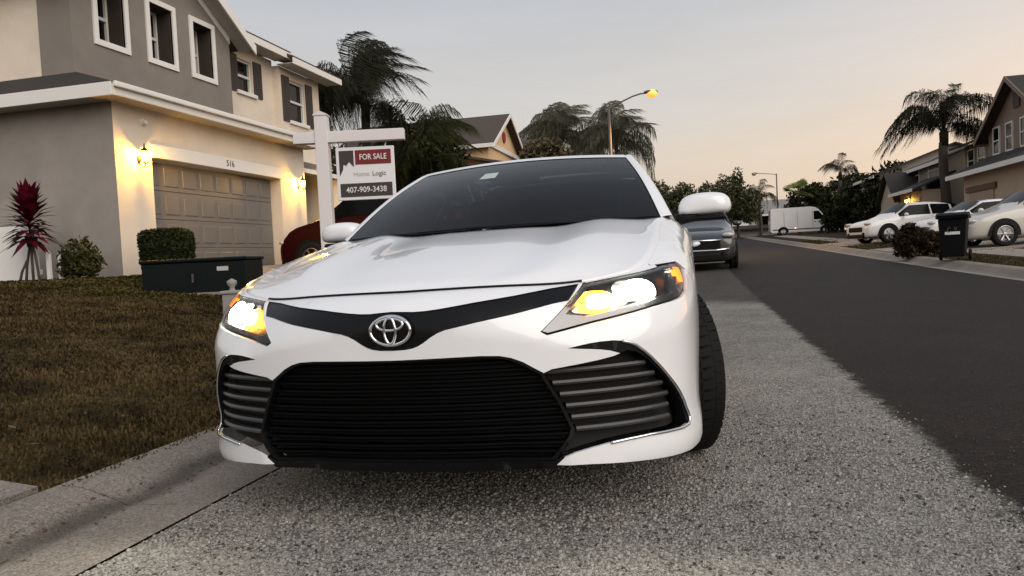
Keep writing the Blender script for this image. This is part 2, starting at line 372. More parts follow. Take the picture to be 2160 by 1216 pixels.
# flat concrete: driveways, apron, walk
def slab(name, label, xs, ys, mat=M_drive, dz=.02):
    o = sheet(name, xs, ys, mat, dz); o.data.shade_flat(); struct(o); o['label'] = label
    b = o.modifiers.new('t', 'SOLIDIFY'); b.thickness = .08; b.offset = -1; return o
slab('driveway', 'concrete driveway up to the lit garage door', [-9.0, -8.52, -7, -5, -3, -1.66], [9.9, 11.2, 12.6, 14.4], dz=.03)
slab('concrete_apron', 'pale concrete slab behind the kerb at the left edge', [-3.6, -2.6, -1.58], [-4, -2.5, -1, .12], M_conc)
slab('driveway', 'concrete driveway under the white crossover across the road', [6.9, 8, 10, 12, 13.9], [31.5, 33, 35, 36.6])
slab('driveway', 'concrete driveway beside the nearest house across the road', [6.9, 8, 10, 12, 13.9], [20.8, 22, 24, 26.3])
slab('pavement', 'concrete pavement strip along the far lawns', [8.0, 9.2], [8, 12, 16, 20.7], dz=.012)
slab('pavement', 'concrete pavement strip beyond the white crossover', [8.0, 9.2], [36.8, 40, 50, 60, 70], dz=.012)
# lawn grass: real blades near the kerb, thinning with distance
def blades(name, label, region, n, hmin, hmax, mat, seed, wid=.006):
    g = np.random.default_rng(seed); V = []; F = []
    x0, x1, y0, y1 = region
    X = x1-(x1-x0)*g.random(n)**1.25; Y = y0+(y1-y0)*g.random(n)**1.15
    for i in range(n):
        x, y = X[i], Y[i]
        if any(a < x < b and c < y < d for a, b, c, d in ((-9.1, -1.6, 9.85, 14.45), (-3.65, -1.5, -4, .16))): continue
        cl = .5+.5*math.sin(x*3.1+math.sin(y*2.3)*1.7)*math.sin(y*2.7+x)
        h = (hmin+(hmax-hmin)*g.random())*(.55+.6*cl); a = g.random()*6.283; t = .35+.8*g.random()
        z = G(x, y)-.014; w = wid*(1+.12*max(0, (y+x*-1)))
        dx, dy = math.cos(a), math.sin(a); k = len(V)
        V += [(x-dy*w, y+dx*w, z), (x+dy*w, y-dx*w, z), (x+dx*h*t*.45-dy*w*.6, y+dy*h*t*.45+dx*w*.6, z+h*.75), (x+dx*h*t*.45+dy*w*.6, y+dy*h*t*.45-dx*w*.6, z+h*.75), (x+dx*h*t, y+dy*h*t, z+h*(1.0-.25*t))]
        F += [(k, k+1, k+3, k+2), (k+2, k+3, k+4)]
    o = mk(name, V, F, mat); o['kind'] = 'stuff'; o['label'] = label; o['category'] = 'grass'
    return o
M_blade = leafmat('dry_grass', (.024, .016, .006), (.100, .066, .026), .85)
M_blade2 = leafmat('green_grass', (.030, .025, .006), (.085, .068, .018), .85)
blades('lawn_grass', 'short brown lawn grass beside the kerb', (-9, -1.515, -1.5, 9.4), 125000, .016, .046, M_blade, 1, .0045)
blades('lawn_grass', 'greener grass along the foot of the garage wall', (-12.5, -5.5, 6.0, 9.0), 9000, .03, .07, M_blade2, 2, .008)
blades('lawn_grass', 'olive grass on the lawns across the road', (14, 6.9, 9, 45), 11000, .03, .06, M_blade2, 4, .008)

# litter: dry leaves and grit along the gutter and on the lawn
def litter(name, label, n, region, size, mat, seed, zoff=.006):
    g = np.random.default_rng(seed); V = []; F = []; x0, x1, y0, y1 = region
    for i in range(n):
        x = x0+(x1-x0)*g.random(); y = y0+(y1-y0)*g.random(); a = g.random()*6.283; s_ = size*(.5+g.random()); z = G(x, y)+zoff; k = len(V); c, s2 = math.cos(a), math.sin(a)
        V += [(x-c*s_, y-s2*s_, z), (x+s2*s_*.4, y-c*s_*.4, z+s_*.15), (x+c*s_, y+s2*s_, z+s_*.3), (x-s2*s_*.4, y+c*s_*.4, z+s_*.1)]; F += [(k, k+1, k+2, k+3)]
    o = mk(name, V, F, mat); o['kind'] = 'stuff'; o['label'] = label; o['category'] = 'litter'; return o
M_lit = leafmat('dry_leaf', (.045, .028, .012), (.16, .10, .05), .9)
litter('leaf_litter', 'dry leaf bits along the gutter line', 420, (-1.36, -1.17, -2, 9), .011, M_lit, 5)
litter('leaf_litter', 'dry leaf bits fallen on the brown lawn', 260, (-6, -1.7, -.5, 8), .022, M_lit, 6, .05)
litter('grit', 'loose grit and leaf bits on the pale asphalt', 500, (-.85, 2.2, -1.6, 3), .005, M_lit, 7, .004)

# exposed aggregate: real stones standing proud of the asphalt painted bright nearest the camera
def aggregate(name, label, n, x0, x1, y0, y1, mat, seed, keep, r0=.0022, r1=.0042):
    g = np.random.default_rng(seed); k = 5
    Y = y0+(y1-y0)*g.random(n)**1.7; X = x0+(x1-x0)*g.random(n); m = keep(X, Y, g); X = X[m]; Y = Y[m]; n = len(X)
    r = r0+r1*g.random(n)**1.6; ang = g.random((n, 1))*6.283+np.arange(k)[None, :]*(6.283/k)+g.normal(0, .25, (n, k)); rad = r[:, None]*(.75+.5*g.random((n, k)))
    Z = np.array([G(x, y) for x, y in zip(X, Y)])
    bx_ = X[:, None]+np.cos(ang)*rad; by_ = Y[:, None]+np.sin(ang)*rad; h = r*(.45+.5*g.random(n))
    base = np.stack([bx_, by_, np.repeat(Z[:, None]-.0015, k, 1)], 2); top = np.stack([X[:, None]+np.cos(ang)*rad*.6, Y[:, None]+np.sin(ang)*rad*.6, Z[:, None]+h[:, None]*(.7+.5*g.random((n, k)))], 2)
    V = np.concatenate([base, top], 1).reshape(-1, 3); o = (np.arange(n)*2*k)[:, None]; i = np.arange(k); j = (i+1) % k
    Q = np.stack([o+i, o+j, o+k+j, o+k+i], 2).reshape(-1, 4); T = o+k+np.arange(k)[None, :]
    me = bpy.data.meshes.new(name); me.vertices.add(len(V)); me.vertices.foreach_set('co', V.ravel().astype(np.float32))
    nl = Q.size+T.size; me.loops.add(nl); me.loops.foreach_set('vertex_index', np.concatenate([Q.ravel(), T.ravel()]).astype(np.int32))
    me.polygons.add(len(Q)+n); st = np.concatenate([np.arange(len(Q))*4, Q.size+np.arange(n)*k]).astype(np.int32); me.polygons.foreach_set('loop_start', st)
    me.update(calc_edges=True); me.validate()
    ob = link(name, me, mat); ob['kind'] = 'stuff'; ob['label'] = label; ob['category'] = 'gravel'; return ob
def stone_mat(name, cols):
    m = bpy.data.materials.new(name); m.use_nodes = True; n = m.node_tree.nodes; l = m.node_tree.links; b = n['Principled BSDF']; t = n.new('ShaderNodeTexCoord')
    v = n.new('ShaderNodeTexNoise'); v.inputs['Scale'].default_value = 55; v.inputs['Detail'].default_value = 4; v.inputs['Roughness'].default_value = .8; l.new(t.outputs['Object'], v.inputs['Vector'])
    r = n.new('ShaderNodeValToRGB'); e = r.color_ramp.elements
    while len(e) < len(cols): e.new(.5)
    for q, (p, c) in zip(e, cols): q.position = p; q.color = (*c, 1)
    l.new(v.outputs['Fac'], r.inputs[0]); l.new(r.outputs[0], b.inputs['Base Color']); b.inputs['Roughness'].default_value = .7; b.inputs['Specular IOR Level'].default_value = .3; return m
M_stone = stone_mat('aggregate_stone', [(.30, (.11, .10, .085)), (.45, (.22, .205, .18)), (.6, (.33, .31, .275)), (.74, (.50, .47, .425))])
def edge_keep(X, Y, g): return X < 1.74+.10*np.sin(Y*5.1)*.4+g.normal(0, .045, len(X))
aggregate('road_aggregate', 'pale stone aggregate standing out of the brightened asphalt near the camera', 62000, -.868, 1.95, -1.1, 3.2, M_stone, 3, edge_keep)
aggregate('road_aggregate', 'larger pale stones in the brightened asphalt at the very front', 5200, -.868, 1.9, -1.1, 1.6, M_stone, 8, edge_keep, .005, .0045)
aggregate('road_aggregate', 'dark stones in the brightened asphalt at the very front', 2600, -.868, 2.3, -1.1, 1.8, stone_mat('dark_stone', [(.3, (.012, .010, .008)), (.7, (.07, .06, .05))]), 9, lambda X, Y, g: X < 2.3, .004, .004)
# ------------------------------------------------------------------ white sedan
M_white = pbr('white_paint', (.80, .80, .81), .32, coat=1.0, coatr=.03)
M_blk = pbr('satin_black', (.003, .0032, .0035), .5, spec=.18)
M_blkg = pbr('gloss_black', (.004, .004, .0045), .28, spec=.25)
M_slat = pbr('grey_slat', (.035, .033, .032), .34, spec=.5)
M_chrome = pbr('chrome', (.78, .79, .80), .13, 1.0)
M_dchrome = pbr('dark_chrome', (.20, .20, .20), .25, 1.0)
M_rub = pbr('tyre_rubber', (.008, .008, .008), .8, spec=.2, bump=(60, .2, .004))
M_alloy = pbr('alloy', (.45, .46, .47), .3, .9)
M_int = pbr('dark_interior', (.018, .019, .021), .7)
M_glass = glass('windscreen_glass', (.22, .27, .28), .02, 1.32)
M_lens = glass('clear_lens', (.93, .93, .93))
M_lamp = pbr('headlamp_glow', (1, 1, .95), .4, emit=(1.0, .98, .78), es=45)
M_lampa = pbr('amber_glow', (1, .5, .05), .4, emit=(1.0, .33, .012), es=14)
M_lampy = pbr('yellow_glow', (1, .8, .2), .4, emit=(1.0, .72, .18), es=18)
M_mark = pbr('amber_marker', (1, .3, .01), .25, emit=(1.0, .22, .004), es=1.6)
M_refl = pbr('lamp_reflector', (.80, .80, .78), .16, 1.0)
M_red = pbr('red_lens', (.35, .01, .01), .15, coat=.5)
PL = [(0, -.045), (.20, -.038), (.40, -.004), (.55, .045), (.68, .105), (.785, .18), (.862, .28), (.902, .40), (.922, .55), (.930, .75), (.932, .985), (.930, 1.4), (.926, 2.0), (.926, 2.6), (.927, 3.3), (.925, 3.8), (.908, 4.2), (.87, 4.5), (.80, 4.68), (.65, 4.78), (.4, 4.82), (0, 4.835)]
def spl(xs, ys):
    xs = np.array(xs, float); ys = np.array(ys, float); n = len(xs); h = np.diff(xs); A = np.zeros((n, n)); b = np.zeros(n); A[0, 0] = A[-1, -1] = 1
    for i in range(1, n-1):
        A[i, i-1] = h[i-1]; A[i, i] = 2*(h[i-1]+h[i]); A[i, i+1] = h[i]; b[i] = 6*((ys[i+1]-ys[i])/h[i]-(ys[i]-ys[i-1])/h[i-1])
    M = np.linalg.solve(A, b)
    def f(x):
        x = np.clip(x, xs[0], xs[-1]); i = np.clip(np.searchsorted(xs, x)-1, 0, n-2); a = xs[i+1]-x; c = x-xs[i]; H = h[i]
        return M[i]*a**3/6/H+M[i+1]*c**3/6/H+(ys[i]/H-M[i]*H/6)*a+(ys[i+1]/H-M[i+1]*H/6)*c
    return f
_q = np.array([(-x, y) for x, y in PL[1:3][::-1]]+PL+[(-.4, 4.82), (-.65, 4.78)])
_s = np.r_[0, np.cumsum(np.hypot(*np.diff(_q, axis=0).T))]; _s -= _s[2]
SS = np.linspace(0, _s[-3], 3000); FXt = spl(_s, _q[:, 0])(SS); FYt = spl(_s, _q[:, 1])(SS); SEND = SS[-1]
_dx = np.gradient(FXt, SS); _dy = np.gradient(FYt, SS); _l = np.hypot(_dx, _dy); NXt = _dy/_l; NYt = -_dx/_l
NXt[0] = 0; NYt[0] = -1; NXt[-1] = 0; NYt[-1] = 1
ip = lambda x, X, Y: float(np.interp(x, X, Y))
_i0 = int(np.argmax(FYt > .3)); _i1 = int(np.argmax(FYt > 4.4))
sy = lambda y: ip(y, FYt[_i0:_i1], SS[_i0:_i1])
_i2 = int(np.argmax(FXt > .9)); sx = lambda x: ip(x, FXt[:_i2], SS[:_i2])
TOP = np.array([(0, .665, .756, .125, 0), (sx(.4), .61, .755, .125, .3), (sx(.58), .57, .753, .13, .5), (sx(.72), .58, .765, .135, .5), (sx(.85), .60, .787, .125, .4), (sy(.40), .64, .817, .125, .2), (sy(.6), .70, .866, .128, .0), (sy(.985), .76, .94, .138, 0), (sy(1.3), .82, .992, .138, 0), (sy(1.6), .84, .985, .115, 0), (sy(2.6), .85, .995, .10, 0), (sy(3.6), .87, 1.02, .10, 0), (sy(4.2), .88, 1.04, .13, 0), (sy(4.5), .9, 1.06, .15, 0), (SEND, .95, 1.09, .12, 0)])
TZt = spl(TOP[:, 0], TOP[:, 2])(SS); TIt = spl(TOP[:, 0], TOP[:, 3])(SS)
LZ = [.10, .15, .20, .25, .32, .42, .52, .60, .70, .80, .9, 1.1]
LF = [.09, .060, .045, .035, .022, .008, 0, 0, 0, 0, 0, 0]
LC = [.05, .010, -.012, -.012, .0, .0, 0, .0, 0, 0, 0, 0]
LS = [.10, .075, .055, .042, .030, .016, .004, 0, .006, .012, .012, .012]
_sa, _sb, _sc, _sd = sx(.35), sx(.52), sy(.42), sy(.9)
def tz(s): return ip(abs(s), SS, TZt)
def inset(s, z):
    zs = ip(s, TOP[:, 0], TOP[:, 1]); q = ip(s, TOP[:, 0], TOP[:, 4]); zt = tz(s); I = ip(s, SS, TIt); zz = min(z, zs)
    a = min(max((s-_sa)/(_sb-_sa), 0), 1); b = min(max((s-_sc)/(_sd-_sc), 0), 1)
    lo = (ip(zz, LZ, LF)*(1-a)+ip(zz, LZ, LC)*a)*(1-b)+ip(zz, LZ, LS)*b
    t = min(max((z-zs)/(zt-zs), 0), 1)
    return lo+(I-lo)*(q*t+(1-q)*(1-(1-t*t*.985)**.5)/(1-.015**.5))
def FS(s, z, d=0.):
    g = 1
    if s < 0: g = -1; s = -s
    z = min(z, tz(s)); i = inset(s, z)+d
    return (g*(ip(s, SS, FXt)-ip(s, SS, NXt)*i), ip(s, SS, FYt)-ip(s, SS, NYt)*i, z)
def mir(P): return [(-a, b) for a, b in P[::-1]]
HT = R(-1.0)
car = thing('sedan', 'white four-door sedan with lit headlamps facing the camera in the road', 'car')
car.rotation_euler = (0, HT, 0)
# outlines on the nose, right half (distance round the nose, height)
HL = [(.473, .618), (.536, .668), (.600, .716), (.645, .747), (.72, .755), (.814, .763), (.90, .770), (.99, .779), (1.08, .790), (1.16, .792), (1.185, .772), (1.14, .733), (1.103, .708), (1.041, .686), (.96, .676), (.877, .668), (.773, .654), (.633, .635), (.49, .612)]
UGT = [(0, .704), (.04, .702), (.074, .700), (.112, .701), (.159, .705), (.221, .712), (.262, .717), (.39, .729), (.52, .743), (.625, .7505)]
UGB = [(.572, .702), (.516, .696), (.386, .674), (.317, .664), (.265, .656), (.22, .648), (.175, .640), (.151, .632), (.128, .620), (.104, .604), (.085, .594), (.067, .588), (.04, .584), (0, .583)]
UG = UGT+UGB[:-1]+[(0, .583)]
UGfull = mir(UGB[:-1]) if 0 else None
ug = UGT + UGB + mir(UGB)[1:] if 0 else None
def closed(topR, botR):  # full symmetric outline from right-half top (centre->out) and bottom (out->centre)
    P = topR+botR
    L = [(-a, b) for a, b in reversed(P) if a > 1e-6]
    return P+L
ugP = closed(UGT, UGB)
CGT = [(0, .553), (.10, .554), (.20, .5555), (.28, .556), (.337, .553), (.372, .545), (.407, .530), (.437, .511), (.468, .492)]
CGM = [(.49, .449), (.515, .404), (.536, .355), (.553, .312), (.545, .290), (.515, .252), (.488, .222)]
CGB = [(.40, .221), (.2, .221), (0, .221)]
cgP = closed(CGT+CGM, CGB)
VT = [(.472, .493), (.493, .502), (.57, .510), (.64, .518), (.69, .526), (.711, .532), (.68, .543), (.65, .549), (.618, .553), (.58, .557), (.545, .561), (.588, .568), (.62, .572), (.65, .574), (.69, .574), (.72, .570), (.745, .563), (.767, .553), (.79, .536), (.816, .514), (.85, .481), (.88, .449), (.912, .414), (.941, .380), (.968, .340), (.985, .305), (.988, .283), (.975, .270), (.936, .266), (.86, .268), (.793, .270), (.72, .267), (.659, .262), (.60, .253), (.548, .243), (.518, .232), (.520, .250), (.549, .288), (.557, .312), (.540, .356), (.519, .406), (.494, .450)]
# dark opening behind everything = grille + vents
openR = CGT[:-1]+[(.468, .492)]+VT[1:36]+[(.505, .213), (.488, .200)]
holeP = openR+[(-a, b) for a, b in reversed(openR) if a > 1e-6]
holeP = CGT+VT[1:36]+[(.500, .212), (.490, .196)]
B0 = 1.262; Zb = .192
arch = lambda y0, z0, r, a0, a1, n=18: [(sy(y0+r*math.cos(R(a0+(a1-a0)*i/n))), z0+r*math.sin(R(a0+(a1-a0)*i/n))) for i in range(n+1)]
WF, WR_, RT = .985, 3.81, .336
topline = lambda s0, s1, n, d=0.: [(s0+(s1-s0)*i/n, tz(s0+(s1-s0)*i/n)-d) for i in range(n+1)]
bumpR = [p for p in topline(0, .63, 16)]+[(.645, .751)]+[(.66, .7475)]
# bumper right half outline, going round: centre top -> headlamp gap -> fender seam -> arch -> bottom lip -> centre bottom hole edge
headtop = [(.640, .7505), (.594, .716), (.530, .667), (.466, .617), (.486, .605), (.633, .629), (.773, .648), (.877, .662), (.96, .670), (1.041, .680), (1.108, .702), (1.146, .729), (1.19, .770)]
seam = [(1.215, .74), (1.262, .655)]
ar = [(a, b) for a, b in arch(WF, RT, .368, 176, 205, 8)]
lower = [(1.27, Zb+.01), (1.15, .182), (1.0, .178), (.85, .186), (.70, .196), (.593, .204), (.490, .208)]
R_half = topline(0, .625, 16)+headtop+seam+ar+lower
openEdge = [(.517, .233), (.548, .243)]
inner = [(p[0], p[1]) for p in VT[1:35]][::-1]+[(.468, .492)]+CGT[:-1][::-1]
bump = R_half+[(.517, .2325)]+inner
bumpL = [(-a, b) for a, b in reversed(bump)]
# white bumper in two mirrored halves welded on the centre line
full = [p for p in R_half if p[0] > 1e-6]+[(.517, .2325)]+[p for p in inner if p[0] > 1e-6]
fullP = [(0, tz(0))]+full+[(0, .553)]+[(-a, b) for a, b in reversed(full)]
panel('bumper', FS, fullP, [ugP], M_white, car, sp=.028, esp=.016)
panel('upper_grille', FS, [(a*.997, b) for a, b in ugP], [], M_blkg, car, sp=.03, esp=.016, off=.006, ret=.01)
# recessed dark backs
panel('grille_back', FS, [(a*1.0, b) for a, b in cgP], [], pbr('grille_void', (.004, .004, .004), .8), car, sp=.04, esp=.03, off=.055, ret=0)
# centre grille: surround and slats
def strip(name, s0, s1, z, hgt, d0, d1, mat, parent, n=24, zfun=None):
    """curved blade of rectangular section lying along the nose"""
    v = []; f = []
    for i in range(n+1):
        s = s0+(s1-s0)*i/n; zz = (zfun(s) if zfun else z)
        v += [FS(s, zz-hgt/2, d0+.004), FS(s, zz+hgt/2, d0+.004), FS(s, zz+hgt/2, d1), FS(s, zz-hgt/2, d1), FS(s, zz, d0)]
    for i in range(n):
        a = 5*i; b = 5*(i+1)
        f += [(a, b, b+4, a+4), (a+4, b+4, b+1, a+1), (a+1, b+1, b+2, a+2), (a+2, b+2, b+3, a+3), (a+3, b+3, b, a)]
    e = 5*n; f += [(0, 4, 1, 2, 3), (e+3, e+2, e+1, e+4, e)]
    return mk(name, v, f, mat, parent)
def width_at(P, z):
    xs = []
    for i in range(len(P)):
        (a, b), (c, d) = P[i], P[(i+1) % len(P)]
        if (b > z) != (d > z): xs.append(a+(c-a)*(z-b)/(d-b))
    return xs
grille = link('lower_grille', bpy.data.meshes.new('lower_grille'), None, car)
vv = MB()
gfr = panel('grille_surround', FS, cgP, [[(a*.978, .5*.39+(b-.39)*.958+.195) for a, b in cgP]], M_blk, car, sp=.03, esp=.02, off=.004, ret=.03)
bpy.data.objects.remove(grille)
for i in range(12):
    z = .530-i*.0258; w = max(width_at(cgP, z))-.008
    strip('grille_slat', -w, w, z, .010, .012, .05, pbr('grille_plastic', (.0022, .0022, .0025), .6, spec=.06), car, 30)
panel('lower_valance', FS, closed([(0, .2205), (.3, .2205), (.487, .2205), (.512, .238)], [(.514, .228), (.488, .197), (.3, .190), (0, .188)]), [], M_blkg, car, sp=.03, esp=.02, off=.001, ret=.03)
for g in (1, -1):
    ms = lambda P: [(g*a, b) for a, b in (P if g > 0 else P[::-1])]
    panel('vent_back', FS, ms(VT), [], MATS['grille_void'], car, sp=.035, esp=.025, off=.06, ret=0)
    # blade-shaped black surround with a bright edge
    blade = VT[5:28]+[(.968, .292), (.957, .335), (.930, .375), (.900, .412), (.868, .447), (.837, .478), (.806, .507), (.772, .530), (.738, .540)]
    panel('vent_trim', FS, ms(blade), [], M_blk, car, sp=.03, esp=.015, off=.003, ret=.03)
    edge_ = [FS(g*a, b, -.001) for a, b in resample(VT[15:33], .012, False)]
    MB().tube(edge_, .0055, 6).build('vent_edge', M_chrome, car, True)
    bl = [(p[0], p[1]) for p in VT]
    for i in range(6):
        z = .492-i*.0365; xs = sorted(width_at(bl, z)); s0, s1 = xs[0]+.004, min(xs[-1]-.03, .9)
        strip('vent_slat', g*s0, g*s1, z, .014, .014, .055, M_slat, car, 14)
    # ------ headlamp
    hl = ms(HL)
    lamp = panel('headlamp', FS, hl, [], M_blkg, car, sp=.03, esp=.015, off=.050, ret=0)
    lamp['label'] = 'lit headlamp with white outer lamp and amber inner lamp'
    panel('bezel', FS, hl, [[(g*(a), b) for a, b in ((.555, .662), (.655, .737), (1.10, .778), (1.13, .766), (1.02, .700), (.87, .682), (.62, .650))]], M_dchrome, lamp, sp=.03, esp=.015, off=.010, ret=.04)
    panel('lens', FS, hl, [], M_lens, lamp, sp=.03, esp=.015, off=.0, ret=0)
    def lampshape(name, s, z, rs, rz, dep, mat, sq=2.0):
        v = [FS(g*s, z, dep-.014)]; f = []; rings = 4; n = 22
        for k in range(1, rings+1):
            t = k/rings
            for j in range(n):
                a = 2*math.pi*j/n; ca, sa = math.cos(a), math.sin(a); w = (abs(ca)**sq+abs(sa)**sq)**(-1/sq)
                v.append(FS(g*(s+rs*t*ca*w+.25*rz*t*sa*w), z+rz*t*sa*w, dep-.014*(1-t*t)))
        for j in range(n): f.append((0, 1+j, 1+(j+1) % n))
        for k in range(rings-1):
            for j in range(n):
                a = 1+k*n; f.append((a+j, a+n+j, a+n+(j+1) % n, a+(j+1) % n))
        return mk(name, v, f, mat, lamp, True)
    sl = bpy.data.lights.new('headlamp_beam', 'SPOT'); sl.energy = 26; sl.color = (1, .95, .82); sl.spot_size = R(125); sl.spot_blend = .6; sl.shadow_soft_size = .09
    so_ = bpy.data.objects.new('headlamp_beam', sl); C.objects.link(so_); so_.parent = lamp; so_.location = (g*.77, .085, .712); so_.rotation_euler = Vector((g*.10, -1, -.30)).to_track_quat('-Z', 'Y').to_euler()
    lampshape('reflector', .86, .7165, .105, .036, .040, M_refl, 3)
    lampshape('reflector', .665, .690, .085, .036, .040, M_refl, 3)
    lampshape('projector_lamp', .865, .7170, .075, .034, .022, M_lamp, 2.4)
    lampshape('projector_lamp', .770, .7020, .030, .026, .024, M_lamp, 2.2)
    lampshape('amber_lamp', .668, .690, .066, .034, .026, M_lampa, 3)
    lampshape('turn_signal', .675, .692, .042, .023, .014, M_lampy, 3)
    panel('side_marker', FS, [(g*a, b) for a, b in ((1.085, .728), (1.115, .728), (1.155, .776), (1.125, .780))], [], M_mark, lamp, sp=.02, off=.004, ret=.02)
# ------ emblem: three interlocked rings
def ell_ring(mb, cx, cz, a, b, w, dep, tilt=0, n=48):
    pts = []
    v = []; f = []
    for i in range(n):
        t = 2*math.pi*i/n; x, z = cx+a*math.cos(t), cz+b*math.sin(t); px, pz = math.cos(t)/a, math.sin(t)/b; l = math.hypot(px, pz); px /= l; pz /= l
        ww = w(t) if callable(w) else w
        for k, (o, d) in enumerate(((-1, .0), (-.6, -.005), (.6, -.005), (1, .0))):
            v.append(FS(x+px*o*ww, z+pz*o*ww, dep+d))
    for i in range(n):
        for k in range(3): f.append((4*i+k, 4*((i+1) % n)+k, 4*((i+1) % n)+k+1, 4*i+k+1))
    mb.add(v, f)
em = MB(); ez = .6465
pl = []
for i in range(40):
    t = 2*math.pi*i/40; pl.append((.0745*math.cos(t), ez+.053*math.sin(t)))
disc = panel('emblem_disc', FS, pl, [], M_blkg, car, sp=.02, esp=.012, off=-.004, ret=.02)
ell_ring(em, 0, ez, .066, .0445, .0048, -.006)
ell_ring(em, 0, ez+.0195, .0435, .0185, .0042, -.007)
ell_ring(em, 0, ez+.0005, .0185, .0405, .0042, -.008)
em.build('emblem', M_chrome, car, True)
# ------ inner dark shell stops light leaking through the gaps
iv = []; fi = []; ss_ = [(-SEND+2*SEND*i/120) for i in range(121)]
for s in ss_:
    zt_ = tz(s)
    for z in (.20, .4, .6, zt_-.03): iv.append(FS(s, z, .10 if z > .25 else .12))
fi = [(4*i+k, 4*i+4+k, 4*i+5+k, 4*i+1+k) for i in range(120) for k in range(3)]
b0 = len(iv)
ish = mk('inner_shell', [(x*.93, .06+y*.975, z) for x, y, z in iv], fi, MATS['grille_void'], car)
MB().box(-.62, .62, .25, 4.6, .19, .24).build('floor_pan', M_blk, car)
# ------ hood
HS = 1.962
_hs = [0, .12, .3, .6, .78, .95, 1.1, 1.3, 1.5, 1.68, 1.85, HS]; _hy = [.08, .0815, .090, .125, .178, .262, .35, .50, .66, .82, .96, 1.055]
zc_t = spl([.08, .11, .18, .30, .50, .75, 1.0, 1.06], [.7575, .776, .803, .840, .886, .932, .972, .982])
def hood(v, t):
    s = v*HS; e = Vector(FS(s, tz(s))); yc = ip(s, _hs, _hy); zc = float(zc_t(yc)); a = abs(t)
    k = min(1, max(0, (v-.15)/.5)); k = k*k*(3-2*k)
    z = zc+(e.z-zc)*a**2.2 + k*(.013*math.exp(-((a-.66)/.13)**2)-.006*math.exp(-((a-.42)/.13)**2)) - k*.004*math.exp(-((a-.9)/.06)**2)
    return (e.x*t*.996, yc+(e.y-yc)*a**2+.011*max(0, 1-v*2.2), z+.001)
nv, nt = 46, 48; v = []; f = []
vl = [(.02+.98*(i/nv)**1.0) for i in range(nv+1)]
for q in vl:
    for j in range(nt+1): v.append(hood(q, -1+2*j/nt))
f = [(i*(nt+1)+j, i*(nt+1)+j+1, (i+1)*(nt+1)+j+1, (i+1)*(nt+1)+j) for i in range(nv) for j in range(nt)]
MB().tube([Vector(FS(s, tz(s)))+Vector((0, .004, .0035)) for s in [(-.64+1.28*i/60) for i in range(61)]], .0042, 6).build('bonnet_gap_line', M_blk, car, True)  # black tube stands in for the shade in the bonnet's front gap
for g in (1, -1):
    brow = [(.650, .7515), (.72, .7585), (.814, .7665), (.90, .7735), (.99, .7825), (1.02, .786)]+topline(.66, 1.03, 10)[::-1]
    panel('lamp_brow', FS, [(g*a, b) for a, b in brow], [], M_white, car, sp=.03, esp=.02)
hd = mk('bonnet', v, f, M_white, car, True)
so = hd.modifiers.new('t', 'SOLIDIFY'); so.thickness = .012; so.offset = -1
# ------ windscreen, roof, glass house
def WS(t, v, d=0.):
    b = Vector((.785*t, 1.075+.225*t*t, .992)); p = Vector((.575*t, 1.945+.075*t*t, 1.402-.021*t*t)); q = b.lerp(p, v); n = Vector((.25*t, -.42, .90)).normalized()
    return q+n*(.035*math.sin(math.pi*v)*(1-.3*t*t)-d)
def grid(name, fn, nu, nv, mat, parent, u0=-1, u1=1, v0=0, v1=1, thick=0):
    v = [tuple(fn(u0+(u1-u0)*j/nu, v0+(v1-v0)*i/nv)) for i in range(nv+1) for j in range(nu+1)]
    f = [(i*(nu+1)+j, i*(nu+1)+j+1, (i+1)*(nu+1)+j+1, (i+1)*(nu+1)+j) for i in range(nv) for j in range(nu)]
    o = mk(name, v, f, mat, parent, True)
    if thick: m = o.modifiers.new('t', 'SOLIDIFY'); m.thickness = thick; m.offset = -1
    return o
wsg = grid('windscreen', WS, 24, 14, M_glass, car, -.985, .985, .015, .94)
grid('roof_header', lambda u, w: WS(u, w, -.003), 24, 4, M_white, car, -1.0, 1.0, .938, 1.004)
for t0, t1, v0, v1 in ((-.999, -.955, 0, 1), (.955, .999, 0, 1), (-.96, .96, .915, .94), (-.96, .96, 0, .03)):
    grid('black_border', lambda u, w: WS(u, w, .003), 16 if abs(t1-t0) > 1 else 2, 14 if v1-v0 > .5 else 2, M_blk, wsg, t0, t1, v0, v1)
GXs = lambda z: .832-(z-1.0)*.60 + .018*math.sin(math.pi*min(max((z-1.0)/.39, 0), 1))
def GH(y, z, d=0., g=1): return (g*(GXs(z)-d), y, z)
rail = [(1.42, 1.0), (1.58, 1.105), (1.74, 1.203), (1.90, 1.295), (2.06, 1.367), (2.25, 1.398), (2.6, 1.411), (3.0, 1.402), (3.3, 1.374), (3.6, 1.298), (3.85, 1.205), (4.1, 1.105), (4.22, 1.05)]
belt = [(4.2, 1.03), (3.6, 1.018), (2.6, .994), (1.6, .984), (1.44, .990)]
w_front = [(1.66, 1.012), (1.75, 1.085), (1.93, 1.195), (2.12, 1.290), (2.28, 1.335), (2.58, 1.352), (2.60, 1.016)]
w_rear = [(2.69, 1.018), (2.67, 1.353), (2.95, 1.350), (3.18, 1.325), (3.34, 1.285), (3.36, 1.034)]
w_q = [(3.42, 1.037), (3.40, 1.265), (3.58, 1.195), (3.74, 1.10), (3.77, 1.045)]
